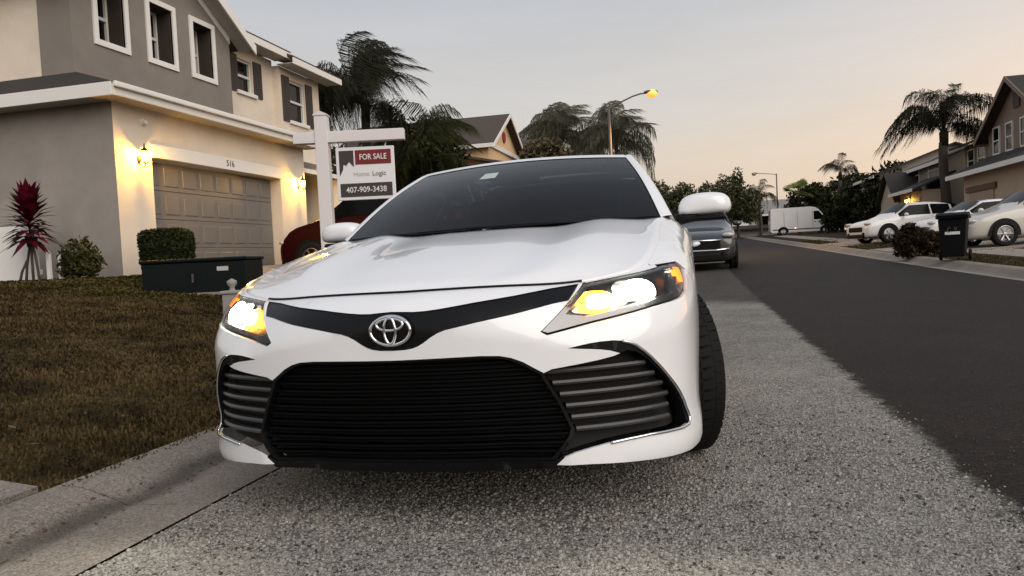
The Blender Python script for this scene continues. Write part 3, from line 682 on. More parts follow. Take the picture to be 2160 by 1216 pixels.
for g in (1, -1):
    fm = lambda u, v, d, g=g: GH(u, v, d, g)
    panel('side_frame', fm, rail+belt, [w_front, w_rear, w_q], M_white, car, sp=.08, esp=.04, ret=.015)
    for wname, P in (('front_side_window', w_front), ('rear_side_window', w_rear), ('quarter_window', w_q)):
        sw = panel(wname, fm, P, [], M_glass, car, sp=.1, esp=.05, off=.010, ret=0)
        MB().tube([fm(a, b, -.001) for a, b in P+P[:1]], .007, 6).build('window_seal', M_blk, sw, True)
    # A pillar between windscreen and side frame
    def pil(u, w, g=g):
        a = WS(1, w); z = a.z; yb = float(np.interp(z, [r[1] for r in rail[:8]], [r[0] for r in rail[:8]])); b = Vector((GXs(z), yb, z)); k = (u+1)/2
        p = a.lerp(b, k); p += Vector((.6, -.5, .3)).normalized()*(.022*math.sin(math.pi*k)); return (g*p.x, p.y, p.z)
    grid('front_pillar', pil, 8, 16, M_white, car, -1, 1, 0, 1)
def roof(t, v):
    a = abs(t); y0 = 1.945+.075*t*t; y1 = 3.36-.06*t*t; y = y0+(y1-y0)*v
    xe = float(np.interp(v, [0, .08, .5, 1], [.578, .592, .597, .585])); ze = ip(y0+(y1-y0)*v, [1.95, 2.02, 2.25, 2.6, 3.0, 3.3, 3.4], [1.378, 1.381, 1.399, 1.411, 1.402, 1.374, 1.36])
    zc = ip(v, [0, .25, .5, .75, 1], [1.404, 1.440, 1.449, 1.437, 1.400])
    return (xe*t, y, ze+(zc-ze)*(1-a**2.6))
grid('roof', roof, 24, 20, M_white, car, thick=.01)
def rg(t, v):
    a = Vector((.585*t, 3.36-.06*t*t, 1.40-.035*t*t)); b = Vector((.70*t, 4.12-.06*t*t, 1.085-.02*t*t)); p = a.lerp(b, v); p.z += .03*math.sin(math.pi*v); return p
grid('rear_window', rg, 16, 10, M_glass, car)
def trunk(t, v):
    sE = sy(4.12)+(SEND-sy(4.12))*v; e = Vector(FS(sE, tz(sE))); yc = 4.10+.62*v; zc = 1.075+.02*v
    a = abs(t); return (e.x*t, yc+(e.y-yc)*a*a, zc+(e.z-zc)*a**2)
grid('boot_lid', trunk, 20, 12, M_white, car, thick=.01)
for g in (1, -1):
    def cp(u, w, g=g):
        a = rg(1, w); z = a.z; b = Vector((GXs(max(z, 1.0)), float(np.interp(-z, [-r[1] for r in rail[7:]], [r[0] for r in rail[7:]])), z)); p = a.lerp(b, (u+1)/2); return (g*p.x, p.y, p.z)
    grid('rear_pillar', cp, 4, 10, M_white, car)
# ------ body side panels
def side(name, s_poly, mat=M_white, par=car, holes=(), sp=.045):
    for g in (1, -1):
        panel(name, FS, [(g*a, b) for a, b in (s_poly if g > 0 else s_poly[::-1])], [[(g*a, b) for a, b in h] for h in holes], mat, par, sp=sp, esp=.03)
S = sy
farch = arch(WF, RT, .368, 2, 178, 26)
fend = [(1.192, .774), (1.17, .797), (1.10, .7955)]+topline(1.06, HS, 20)[0:1]+topline(1.08, S(1.40), 20)+[(S(1.42), .93), (S(1.50), .80), (S(1.51), .55), (S(1.50), .22), (S(1.36), .22)]+farch[:]+[(1.267, .658), (1.22, .74)]
fend = [(1.195, .774), (1.17, .7985), (1.00, .7925)]+topline(1.02, S(1.40), 24)+[(S(1.42), .93), (S(1.50), .80), (S(1.51), .55), (S(1.50), .22), (S(1.36), .22)]+farch+[(1.267, .658), (1.219, .742)]
side('front_wing', fend, sp=.035)
g_ = .006
def door(y0, y1): return [(S(y0)+g_, .22), (S(y0)+g_, .55), (S(y0)-.0+g_, .80)]+topline(S(y0)+g_, S(y1), 10)+[(S(y1), .55), (S(y1), .22)]
d1 = [(S(1.515), .22), (S(1.515), .55), (S(1.505), .80), (S(1.425), .93)]+topline(S(1.405), S(2.63), 14)+[(S(2.635), .55), (S(2.62), .22)]
side('front_door', d1, sp=.06)
rarch = arch(WR_, RT, .368, 2, 178, 26)
d2 = [(S(2.626), .22), (S(2.641), .55)]+topline(S(2.636), S(3.58), 12)+[(S(3.575), .75), (S(3.45), .55), (S(3.40), .22)]
side('rear_door', d2, sp=.06)
q1 = [(S(3.406), .22), (S(3.456), .548)]+[(a, b) for a, b in rarch[::-1] if a < S(3.46) and 0]+[(S(3.581), .75)]+topline(S(3.586), S(4.40), 12)+[(S(4.42), .72), (S(4.2), .60)]+rarch
side('rear_wing', [(S(3.406), .22), (S(3.456), .5)]+[(S(3.57), .735)]+topline(S(3.586), S(4.38), 12)+[(S(4.38), .72), (S(4.19), .60)]+[(a, b) for a, b in rarch if b > .36], sp=.05)
panel('rear_bumper', FS, [(S(4.19), .22), (S(4.195), .595), (S(4.385), .715), (SEND, .70), (SEND, .22)], [], M_white, car, sp=.06)
panel('rear_bumper', FS, [(-a, b) for a, b in [(S(4.19), .22), (S(4.195), .595), (S(4.385), .715), (SEND, .70), (SEND, .22)]], [], M_white, car, sp=.06)
for g in (1, -1):
    panel('tail_lamp', FS, [(g*a, b) for a, b in [(S(4.39), .725), (S(4.39), .93), (SEND-.45, .93), (SEND-.35, .78), (SEND-.4, .71)]], [], M_red, car, sp=.06)
    panel('boot_face', FS, [(g*a, b) for a, b in [(S(4.39), .935)]+topline(S(4.385), SEND, 10)+[(SEND, .705), (SEND-.395, .705), (SEND-.345, .78), (SEND-.445, .935)]], [], M_white, car, sp=.06)
    panel('sill', FS, [(g*a, b) for a, b in [(S(1.37), .215), (S(3.42), .215), (S(3.42), .17), (S(1.37), .17)]], [], M_blk, car, sp=.08, ret=.05)
    for yd in (2.42, 3.38):
        MB().tube([(g*.925, yd-.11, .86), (g*.950, yd-.08, .864), (g*.952, yd+.06, .868), (g*.927, yd+.09, .868)], .011, 8).build('door_handle', M_white, car, True)
    # wheel-house liners
    for yc in (WF, WR_):
        mb = MB(); n = 20
        for i in range(n+1):
            a = R(-5+190*i/n); mb.v += [(g*xx, yc+.372*math.cos(a), RT+.372*math.sin(a)) for xx in (.55, .905)]
        mb.f += [(2*i, 2*i+2, 2*i+3, 2*i+1) for i in range(n)]
        mb.build('wheel_liner', M_blk, car)
    # door mirrors: painted shell, dark face, stalk
    mx = g*.985
    mb = MB()
    prof = [(-.135, -.040), (-.128, .020), (-.098, .058), (-.03, .070), (.07, .068), (.116, .050), (.134, .010), (.132, -.040), (.07, -.046), (-.08, -.047)]
    n = len(prof); rings = ((0, .0, .35), (.012, 0, .72), (.04, 0, .93), (.075, 0, 1.0), (.135, 0, .99))
    for dy, _, k in rings: mb.v += [(mx+g*a*k, 1.590+dy, 1.046+b*k+ (1-k)*.005) for a, b in prof]
    for i in range(len(rings)-1): mb.f += [(i*n+j, i*n+(j+1) % n, (i+1)*n+(j+1) % n, (i+1)*n+j) for j in range(n)]
    mb.f += [tuple(range(n))[::-1], tuple(range(4*n, 5*n))]
    mir_ = mb.build('door_mirror', M_white, car, True, sub=2)
    MB().box(mx-.098, mx+.098, 1.60, 1.715, .973, .998).build('mirror_base', M_blk, mir_, bevel=.012)
    MB().tube([(g*.845, 1.62, .985), (g*.90, 1.63, .990), (g*.95, 1.64, 1.000)], [.030, .024, .026], 8).build('stalk', M_blk, mir_, True)
    mb = MB(); mb.v = [(mx+g*a*.9, 1.7285, 1.046+b*.9) for a, b in prof]; mb.f = [tuple(range(n))]; mb.build('mirror_glass', M_chrome, mir_)
# ------ wheels
def wheel_mesh(parent, loc, rad, wid, steer=0, spokes=10, tyre_mat=M_rub, name='wheel'):
    w = bpy.data.objects.new(name, None); C.objects.link(w); w.parent = parent; w.location = loc; w.rotation_euler = (0, 0, steer); w.empty_display_size = .1
    h = wid/2; rr = rad*.64
    MB().lathe([(rr, -h*.9), (rad*.80, -h*1.04), (rad*.93, -h*.98), (rad*.985, -h*.80), (rad, -h*.5), (rad, -h*.22), (rad*.985, -h*.2), (rad*.985, -h*.14), (rad, -h*.12), (rad, h*.12), (rad*.985, h*.14), (rad*.985, h*.2), (rad, h*.22), (rad, h*.5), (rad*.985, h*.80), (rad*.93, h*.98), (rad*.80, h*1.04), (rr, h*.9), (rr, -h*.9)], 40, axis='x').build('tyre', tyre_mat, w, True)
    rim = MB().lathe([(rr, -h*.85), (rr*1.0, h*.86), (rr*.95, h*.9), (rr*.92, h*.55), (rr*.90, -h*.6)], 32, axis='x')
    for k in range(spokes):
        a = 2*math.pi*k/spokes; c, s = math.cos(a), math.sin(a)
        for q in (0,):
            p = [(h*.62, .16*rr, -.05*rr), (h*.62, .16*rr, .05*rr), (h*.72, .95*rr, .075*rr), (h*.72, .95*rr, -.075*rr), (h*.4, .16*rr, -.05*rr), (h*.4, .16*rr, .05*rr), (h*.5, .95*rr, .075*rr), (h*.5, .95*rr, -.075*rr)]
            rim.add([(x, y*c-z*s, y*s+z*c) for x, y, z in p], [(0, 1, 2, 3), (7, 6, 5, 4), (0, 4, 5, 1), (1, 5, 6, 2), (2, 6, 7, 3), (3, 7, 4, 0)])
    rim.lathe([(0, h*.74), (rr*.2, h*.72), (rr*.24, h*.5)], 16, axis='x')
    rim.build('rim', M_alloy, w)
    MB().lathe([(0, h*.2), (rr*.7, h*.2), (rr*.7, h*.05)], 24, axis='x').build('brake_disc', M_dchrome, w)
    return w
for g in (1, -1):
    wq = wheel_mesh(car, (g*.800, WF, RT), RT, .222, R(21)+(0 if g > 0 else math.pi))
    tm = MB(); nb = 52
    for k in range(nb):
        for row, (a0, a1, sh) in enumerate(((-.098, -.062, .0), (-.055, -.006, .5), (.006, .055, .0), (.062, .098, .5))):
            t0 = 2*math.pi*(k+sh)/nb; t1 = t0+2*math.pi/nb*.74; r_ = (RT-.004, RT+.0035) if 0 < row < 3 else (RT-.012, RT+.0005); sk = .016*(1 if row < 2 else -1)
            tm.add([(a, rr2*math.cos(t+ (sk if a == a1 else 0)), rr2*math.sin(t+(sk if a == a1 else 0))) for rr2 in r_ for t in (t0, t1) for a in (a0, a1)], [(0, 1, 3, 2), (4, 6, 7, 5), (0, 4, 5, 1), (2, 3, 7, 6), (0, 2, 6, 4), (1, 5, 7, 3)])
    tm.build('tread', M_rub, wq)
    wq = wheel_mesh(car, (g*.800, WR_, RT), RT, .215, 0 if g > 0 else math.pi)
# ------ cabin
MB().box(-.72, .72, 1.30, 1.72, .62, .945).build('dashboard', M_int, car, bevel=.05, seg=3)
for sx_ in (-.37, .37):
    MB().box(sx_-.24, sx_+.24, 2.05, 2.55, .35, .56).box(sx_-.23, sx_+.23, 2.42, 2.58, .50, 1.04).build('front_seat', M_int, car, bevel=.05, seg=3)
    MB().box(sx_-.13, sx_+.13, 2.50, 2.59, 1.06, 1.24).build('headrest', pbr('seat_cloth', (.05, .052, .055), .9), car, bevel=.04, seg=3)
MB().box(-.62, .62, 3.0, 3.2, .40, 1.02).build('rear_bench', M_int, car, bevel=.05, seg=3)
ring = [(.37+.18*math.cos(2*math.pi*i/24), 1.80-.05*math.sin(2*math.pi*i/24), .90+.165*math.sin(2*math.pi*i/24)) for i in range(25)]
MB().tube(ring, .014, 8, False).tube([(.19, 1.80, .90), (.55, 1.80, .90)], .02, 6).build('steering_wheel', M_int, car, True)
MB().box(-.12, .12, 1.84, 1.865, 1.255, 1.325).build('cabin_mirror', M_blk, car, bevel=.012)
M_stick = pbr('pale_sticker', (.42, .50, .46), .6)
def onws(u, v, d=0.): return tuple(WS(u, v, -.001+d))
panel('windscreen_sticker', onws, [(-.235, .62), (-.10, .62), (-.105, .725), (-.225, .725)], [], M_stick, car, sp=.05, ret=0)
for a in (.52, .62, .73): panel('visor_label', lambda u, v, d: tuple(WS(u, v, .012)), [(a, .865), (a+.075, .865), (a+.07, .89), (a+.005, .89)], [], pbr('visor_print', (.55, .56, .56), .7), car, sp=.05, ret=0)
MB().tube([WS(-.55, .004, .004), WS(-.05, .012, .002), WS(.42, .016, .004)], .007, 6).build('wiper', M_blk, car, True)
MB().tube([WS(.05, -.002, .004), WS(.45, .006, .002), WS(.88, .012, .004)], .007, 6).build('wiper', M_blk, car, True)
# cowl
grid('cowl', lambda u, w: Vector((.775*u, 1.055+.225*u*u+.05*w, .972+.012*w)), 16, 2, M_blk, car)
# ------------------------------------------------------------------ houses
M_st_beige = pbr('beige_stucco', (.80, .69, .56), .9, noise=(1.3, .13), bump=(180, .35, .006))
M_st_grey = pbr('grey_stucco', (.25, .22, .19), .9, noise=(1.5, .16), bump=(180, .35, .006))
M_st_grey2 = pbr('garage_side_stucco', (.335, .30, .265), .9, noise=(1.5, .17), bump=(180, .35, .006))
M_trim = pbr('white_trim', (.80, .77, .72), .6)
M_soffit = pbr('soffit', (.45, .41, .36), .8)
M_shin = pbr('dark_shingle', (.040, .034, .030), .9, noise=(25, .5), bump=(40, .6, .02))
M_shinb = pbr('brown_shingle', (.085, .062, .050), .9, noise=(25, .4), bump=(40, .6, .02))
M_shut = pbr('brown_shutter', (.060, .048, .042), .7)
M_win = pbr('window_glass', (.004, .0045, .005), .08, spec=.22)
M_trimb = pbr('brown_trim', (.20, .15, .11), .7)
M_winframe = pbr('window_vinyl', (.70, .68, .64), .5)
M_gdoor = pbr('garage_door_paint', (.165, .152, .138), .34, coat=.2)
M_bronze = pbr('lantern_bronze', (.05, .03, .018), .5, .6)
M_flame = pbr('lantern_bulb', (1, .8, .4), .5, emit=(1.0, .70, .22), es=26)
M_num = pbr('house_number', (.05, .045, .04), .6)
class Plane:
    """wall plane: a along the wall, z up, d = depth behind the face"""
    def __init__(s, o, adir, n): s.o = Vector(o); s.a = Vector(adir).normalized(); s.n = Vector(n).normalized()
    def __call__(s, a, z, d=0.): return tuple(s.o+s.a*a+Vector((0, 0, z))-s.n*d)
def rect(a0, a1, z0, z1): return [(a0, z0), (a1, z0), (a1, z1), (a0, z1)]
def _onseg(p, P):
    for i in range(len(P)):
        (x0, y0), (x1, y1) = P[i], P[(i+1) % len(P)]; l = math.hypot(x1-x0, y1-y0)
        if abs((x1-x0)*(p[1]-y0)-(y1-y0)*(p[0]-x0))/l < 1e-4 and -1e-4 < ((p[0]-x0)*(x1-x0)+(p[1]-y0)*(y1-y0))/l < l+1e-4: return True
    return False
def wall(name, pl, outer, holes, mat, parent, ret=.2):
    loops = [outer]+holes; pts = []; ed = []
    for L in loops:
        n = len(pts); pts += L; ed += [(n+i, n+(i+1) % len(L)) for i in range(len(L))]
    r = delaunay_2d_cdt([Vector(p) for p in pts], ed, [], 0, 1e-7); V2 = [(v.x, v.y) for v in r[0]]; F = []
    for f in r[2]:
        cx = sum(V2[i][0] for i in f)/len(f); cy = sum(V2[i][1] for i in f)/len(f)
        if inpoly(cx, cy, outer) and not any(inpoly(cx, cy, h) for h in holes): F.append(tuple(f))
    V = [pl(*p) for p in V2]; cnt = {}
    for f in F:
        for i in range(len(f)):
            e = (f[i], f[(i+1) % len(f)]); cnt.setdefault(tuple(sorted(e)), []).append(e)
    for es in cnt.values():
        if len(es) == 1:
            a, b = es[0]; mxy = ((V2[a][0]+V2[b][0])/2, (V2[a][1]+V2[b][1])/2)
            if not any(_onseg(mxy, h) for h in holes): continue
            k = len(V); V += [pl(*V2[a]), pl(*V2[b]), pl(*V2[b], ret), pl(*V2[a], ret)]; F.append((k+1, k, k+3, k+2))
    return mk(name, V, F, mat, parent)
def bx(mb, pl, a0, a1, z0, z1, d0, d1):
    return mb.prism(rect(a0, a1, z0, z1), lambda a, z, d: pl(a, z, d), d0, d1)
def window(parent, pl, a0, a1, z0, z1, depth=.16, trim=.10, sill=True, split='h', wide=None, glassmat=None):
    w = bx(MB(), pl, a0+.002, a1-.002, z0+.002, z1-.002, depth+.03, depth+.035).build('window', glassmat or M_win, parent)
    f = MB(); t = .05
    for r in ((a0, a0+t, z0, z1), (a1-t, a1, z0, z1), (a0+t, a1-t, z0, z0+t), (a0+t, a1-t, z1-t, z1)): bx(f, pl, *r, depth-.03, depth+.028)
    zm = (z0+z1)/2
    if split == 'h': bx(f, pl, a0+t, a1-t, zm-.03, zm+.03, depth-.035, depth+.028)
    f.build('frame', M_winframe, w)
    if trim:
        f = MB(); k = trim
        for r in ((a0-k, a0, z0-k, z1+k), (a1, a1+k, z0-k, z1+k), (a0, a1, z0-k, z0), (a0, a1, z1, z1+k)): bx(f, pl, *r, -.035, .04)
        f.build('trim', M_trim, w)
    if depth > .3:
        f = MB()
        for r in ((a0+.003, a0+.008, z0, z1), (a1-.008, a1-.003, z0, z1), (a0+.008, a1-.008, z0+.003, z0+.008), (a0+.008, a1-.008, z1-.008, z1-.003)): bx(f, pl, *r, .042, depth-.035)
        f.build('reveal', pbr('reveal_brown', (.040, .028, .020), .8), w)
    if sill: bx(MB(), pl, a0-.1, a1+.1, z0-.09-trim, z0-.002-trim, -.07, .05).build('sill', M_trim, w)
    return w
def lantern(name, label, loc, n, power=16, group=None):
    t = thing(name, label, 'wall light', loc, 0, group); n = Vector(n); p = n*.14
    MB().sphere((n.x*.005, n.y*.005, -.02), .045, .045, .08, 12, 8).build('back_plate', M_bronze, t, True)
    MB().tube([(0, 0, -.08), (p.x*.6, p.y*.6, -.17), (p.x, p.y, -.15)], .010, 6).tube([(p.x, p.y, -.17), (p.x, p.y, -.10)], .014, 6).build('bracket', M_bronze, t, True)
    MB().lathe([(0, .26), (.012, .25), (.010, .19), (.03, .17), (.085, .115), (.09, .10), (.0, .10)], 6, (p.x, p.y, 0)).build('cap', M_bronze, t)
    MB().lathe([(0, -.115), (.055, -.112), (.06, -.095), (0, -.09)], 6, (p.x, p.y, 0)).build('base', M_bronze, t)
    for k in range(6):
        a = 2*math.pi*k/6; MB().tube([(p.x+.058*math.cos(a), p.y+.058*math.sin(a), -.10), (p.x+.084*math.cos(a), p.y+.084*math.sin(a), .105)], .005, 5).build('rib', M_bronze, t)
    MB().lathe([(.053, -.095), (.078, .10)], 6, (p.x, p.y, 0)).build('glass_shade', glass('lantern_glass', (1, .92, .75)), t)
    MB().sphere((p.x, p.y, .0), .036, .036, .062, 12, 8).build('bulb', M_flame, t, True)
    d = bpy.data.lights.new('lantern_light', 'POINT'); d.energy = power; d.color = (1, .57, .075); d.shadow_soft_size = .05
    o = bpy.data.objects.new('lantern_light', d); C.objects.link(o); o.parent = t; o.location = (p.x-n.x*.0, p.y-n.y*.0, .075)
    return t
def gable_roof_slab(parent, pts, thick, mat, name='roof'):
    """thin roof plane from a quad/polygon, given thickness downwards"""
    n = len(pts); v = [tuple(p) for p in pts]+[(p[0], p[1], p[2]-thick) for p in pts]
    return mk(name, v, [tuple(range(n)), tuple(range(2*n-1, n-1, -1))]+[(i, n+i, n+(i+1) % n, (i+1) % n) for i in range(n)], mat, parent)
# ---------------- left house with the lit garage
hz = .80
hs = thing('house', 'two-storey grey and beige house with lit garage door at the left', 'house', (0, 0, 0))
PF = Plane((-9.0, 0, 0), (0, 1, 0), (1, 0, 0))            # garage front
GD = rect(9.92, 14.42, hz, 3.07)
wall('garage_wall', PF, rect(9.0, 15.62, hz-.4, 3.98), [GD], M_st_beige, hs, .32)
wall('side_wall', Plane((0, 9.0, 0), (-1, 0, 0), (0, -1, 0)), rect(9.0, 17.0, hz-.4, 3.98), [], M_st_grey2, hs, .2)
wall('garage_end_wall', Plane((0, 15.62, 0), (-1, 0, 0), (0, 1, 0)), rect(9.0, 11.5, hz-.4, 3.98), [], M_st_beige, hs, .2)
MB().box(-9.10, -8.955, 9.88, 14.46, 3.075, 3.33).build('garage_header', M_trim, hs, bevel=.01)
text_mesh('house_number', '516', .19, M_num, hs, Matrix(((0, 0, 1, -8.953), (1, 0, 0, 12.33), (0, 1, 0, 3.21), (0, 0, 0, 1))))
# sectional garage door
gd = bx(MB(), PF, 9.94, 14.40, hz+.02, 3.06, .31, .35).build('garage_door', M_gdoor, hs)
rows = 4; cols = 8; ph = (3.06-hz-.02)/rows; pw = 4.46/cols
for r in range(rows):
    bx(MB(), PF, 9.945, 14.395, hz+.024+r*ph, hz+.016+(r+1)*ph, .285, .309).build('door_section', M_gdoor, gd, bevel=.006)
pm = None
for r in range(rows):
    for c in range(cols):
        a0 = 9.94+c*pw+.07; z0 = hz+.02+r*ph+.10
        o = None
        if pm is None:
            o = MB().prism([(0, 0), (pw-.14, 0), (pw-.14, ph-.20), (0, ph-.20)], lambda a, z, d: (-d, a, z), -.016, .006).build('raised_panel', M_gdoor, gd, bevel=.010); pm = o
        else:
            o = pm.copy(); C.objects.link(o); o.parent = gd
        o.location = (-9.285, a0, z0)
# skirt roof, fascia, soffit round the garage
ZF = 4.04
def skirt():
    o = 8.52; y0 = 8.56; y1 = 15.75
    fr = [(-8.55, y0, ZF+.13), (-8.55, y1, ZF+.13), (-9.92, y1, 4.62), (-9.92, 9.2, 4.62)]
    gable_roof_slab(hs, fr, .03, M_shin, 'skirt_roof')
    gable_roof_slab(hs, [(-8.55, y0, ZF+.13), (-9.92, 9.2, 4.62), (-16, 9.2, 4.62), (-16, y0, ZF+.13)], .03, M_shin, 'skirt_roof')
    MB().box(-8.575, -8.535, y0, y1, ZF-.10, ZF+.128).build('fascia', M_trim, hs, bevel=.006)
    MB().box(-16, -8.578, y0-.018, y0+.02, ZF-.10, ZF+.128).build('fascia', M_trim, hs, bevel=.006)
    MB().box(-8.53, -8.46, y0-.03, y1, ZF+.03, ZF+.125).build('gutter', M_trim, hs, bevel=.015)
    MB().box(-9.0, -8.58, y0+.022, y1, ZF-.085, ZF-.06).box(-16, -9.0, y0+.022, 9.0, ZF-.085, ZF-.06).build('soffit', M_soffit, hs)
skirt()
# upper storey: grey bay with three deep windows
XU = -9.9; PU = Plane((XU, 0, 0), (0, 1, 0), (1, 0, 0))
ya, yb = 9.17, 13.97; ym = (ya+yb)/2; ze = 6.52; zp = ze+(yb-ym)*.62
wins = [(9.80, 10.50), (11.22, 11.92), (12.60, 13.28)]
holes = [rect(a, b, 5.36, 6.52) for a, b in wins]
wall('bay_wall', PU, [(ya, 4.2), (yb, 4.2), (yb, ze), (ym, zp), (ya, ze)], holes, M_st_grey, hs, .45)
for a, b in wins: window(hs, PU, a, b, 5.36, 6.52, .40, .11, False)
PS = Plane((0, ya, 0), (-1, 0, 0), (0, -1, 0))
wall('bay_side', PS, rect(9.9, 10.62, 4.3, ze), [], M_st_grey, hs, .1)
wall('upper_side_wall', Plane((0, ya+.004, 0), (-1, 0, 0), (0, -1, 0)), rect(10.622, 17, 4.3, ze), [], M_st_beige, hs, .1)
wall('bay_return', Plane((0, yb, 0), (-1, 0, 0), (0, 1, 0)), rect(9.9, 10.4, 4.2, ze), [], M_st_grey, hs, .1)
# gable roof over bay, with rake board
ov = .42; rk = .45
for sgn, yy in ((-1, ya), (1, yb)):
    ye = yy+sgn*ov; zz = ze-ov*.62
    gable_roof_slab(hs, [(XU+rk, ym, zp+.10), (-17, ym, zp+.10), (-17, ye, zz+.10), (XU+rk, ye, zz+.10)], .06, M_shinb, 'roof')
    mk('rake_board', [(XU+rk+.03, ym, zp+.12), (XU+rk+.03, ye, zz+.12), (XU+rk+.03, ye, zz-.10), (XU+rk+.03, ym, zp-.10), (XU+rk-.01, ym, zp+.12), (XU+rk-.01, ye, zz+.12), (XU+rk-.01, ye, zz-.10), (XU+rk-.01, ym, zp-.10)], [(0, 1, 2, 3), (7, 6, 5, 4), (0, 4, 5, 1), (1, 5, 6, 2), (2, 6, 7, 3), (3, 7, 4, 0)], M_trim, hs)
    gable_roof_slab(hs, [(XU+rk-.012, ym, zp+.03), (XU+.0, ym, zp+.03), (XU+.0, ye, zz+.03), (XU+rk-.012, ye, zz+.03)], .02, M_soffit, 'rake_soffit')
    mk('frieze_board', [(XU+.004, ym, zp), (XU+.004, yy+sgn*.0, ze), (XU+.004, yy, ze-.16), (XU+.004, ym, zp-.16), (XU+.03, ym, zp), (XU+.03, yy, ze), (XU+.03, yy, ze-.16), (XU+.03, ym, zp-.16)], [(4, 5, 6, 7), (0, 3, 2, 1), (0, 1, 5, 4), (3, 7, 6, 2)], M_trim, hs)
# beige wing with shuttered windows, in two steps
XW = -10.15; PW = Plane((XW, 0, 0), (0, 1, 0), (1, 0, 0))
X2 = -9.95; P2 = Plane((X2, 0, 0), (0, 1, 0), (1, 0, 0)); ys2 = 16.25; yE = 18.45
w4 = (14.62, 15.28, 5.42, 6.25); w5 = (16.75, 17.60, 4.98, 6.13)
wall('wing_wall', PW, rect(yb, ys2, 2.4, 6.55), [rect(*w4)], M_st_beige, hs, .2)
wall('end_wing_wall', P2, rect(ys2, yE, 3.9, 6.40), [rect(*w5)], M_st_beige, hs, .2)
wall('wing_return', Plane((0, ys2, 0), (1, 0, 0), (0, -1, 0)), rect(XW, X2, 3.9, 6.40), [], M_st_beige, hs, .05)
wall('house_end_wall', Plane((0, yE, 0), (-1, 0, 0), (0, 1, 0)), rect(9.95, 17, .4, 6.4), [], M_st_beige, hs, .1)
for P, w in ((PW, w4), (P2, w5)):
    window(hs, P, *w, .09, .0, True)
    for a0, a1 in ((w[0]-.40, w[0]-.03), (w[1]+.03, w[1]+.40)):
        sh = bx(MB(), P, a0, a1, w[2]-.05, w[3]+.05, -.035, -.004).build('shutter', M_shut, hs)
        n = 14
        sm = None
        for k in range(n):
            z = w[2]+.02+(w[3]-w[2]-.06)*k/n
            bx(MB(), P, a0+.05, a1-.05, z, z+.035, -.048, -.036).build('slat', M_shut, sh)
def eave(y0, y1, x, z, name):
    gable_roof_slab(hs, [(x+.5, y0, z), (x+.5, y1, z), (x-4, y1, z+1.7), (x-4, y0, z+1.7)], .05, M_shinb, 'roof')
    MB().box(x+.48, x+.52, y0, y1, z-.22, z-.052).build('fascia', M_trim, hs)
    MB().box(x, x+.478, y0, y1, z-.20, z-.18).build('soffit', M_soffit, hs)
eave(yb+.02, ys2+.1, XW+.05, 6.75, 'a'); eave(ys2-.15, yE+.45, X2+.05, 6.58, 'b')
# entry recess behind the garage
wall('entry_wall', Plane((-11.4, 0, 0), (0, 1, 0), (1, 0, 0)), rect(15.6, yE, .4, 3.95), [rect(16.6, 17.6, .9, 3.0)], pbr('entry_stucco', (.30, .27, .23), .9), hs, .2)
bx(MB(), Plane((-11.4, 0, 0), (0, 1, 0), (1, 0, 0)), 16.62, 17.58, .9, 2.98, .10, .15).build('front_door', pbr('door_brown', (.06, .035, .025), .5), hs)
gable_roof_slab(hs, [(-9.3, 15.76, 3.55), (-9.3, yE+.3, 3.55), (-11.5, yE+.3, 3.9), (-11.5, 15.76, 3.9)], .12, M_trim, 'porch_roof')
MB().box(-9.62, -9.38, yE-.1, yE+.14, .5, 3.44).build('porch_column', M_trim, hs, bevel=.01)
lantern('wall_lantern', 'lit bronze lantern on the garage wall near the clipped hedge', (-8.995, 9.57, 3.02), (1, 0, 0), 260, 'garage wall lanterns')
lantern('wall_lantern', 'lit bronze lantern on the garage wall behind the sign post', (-8.995, 15.25, 2.98), (1, 0, 0), 260, 'garage wall lanterns')
MB().lathe([(0, .05), (.05, .045), (.07, .0)], 16, axis='x').sphere((.08, 0, -.03), .045, .04, .04, 10, 6).build('security_sensor', M_trim, hs, True, loc=(-8.999, 9.72, 3.72))
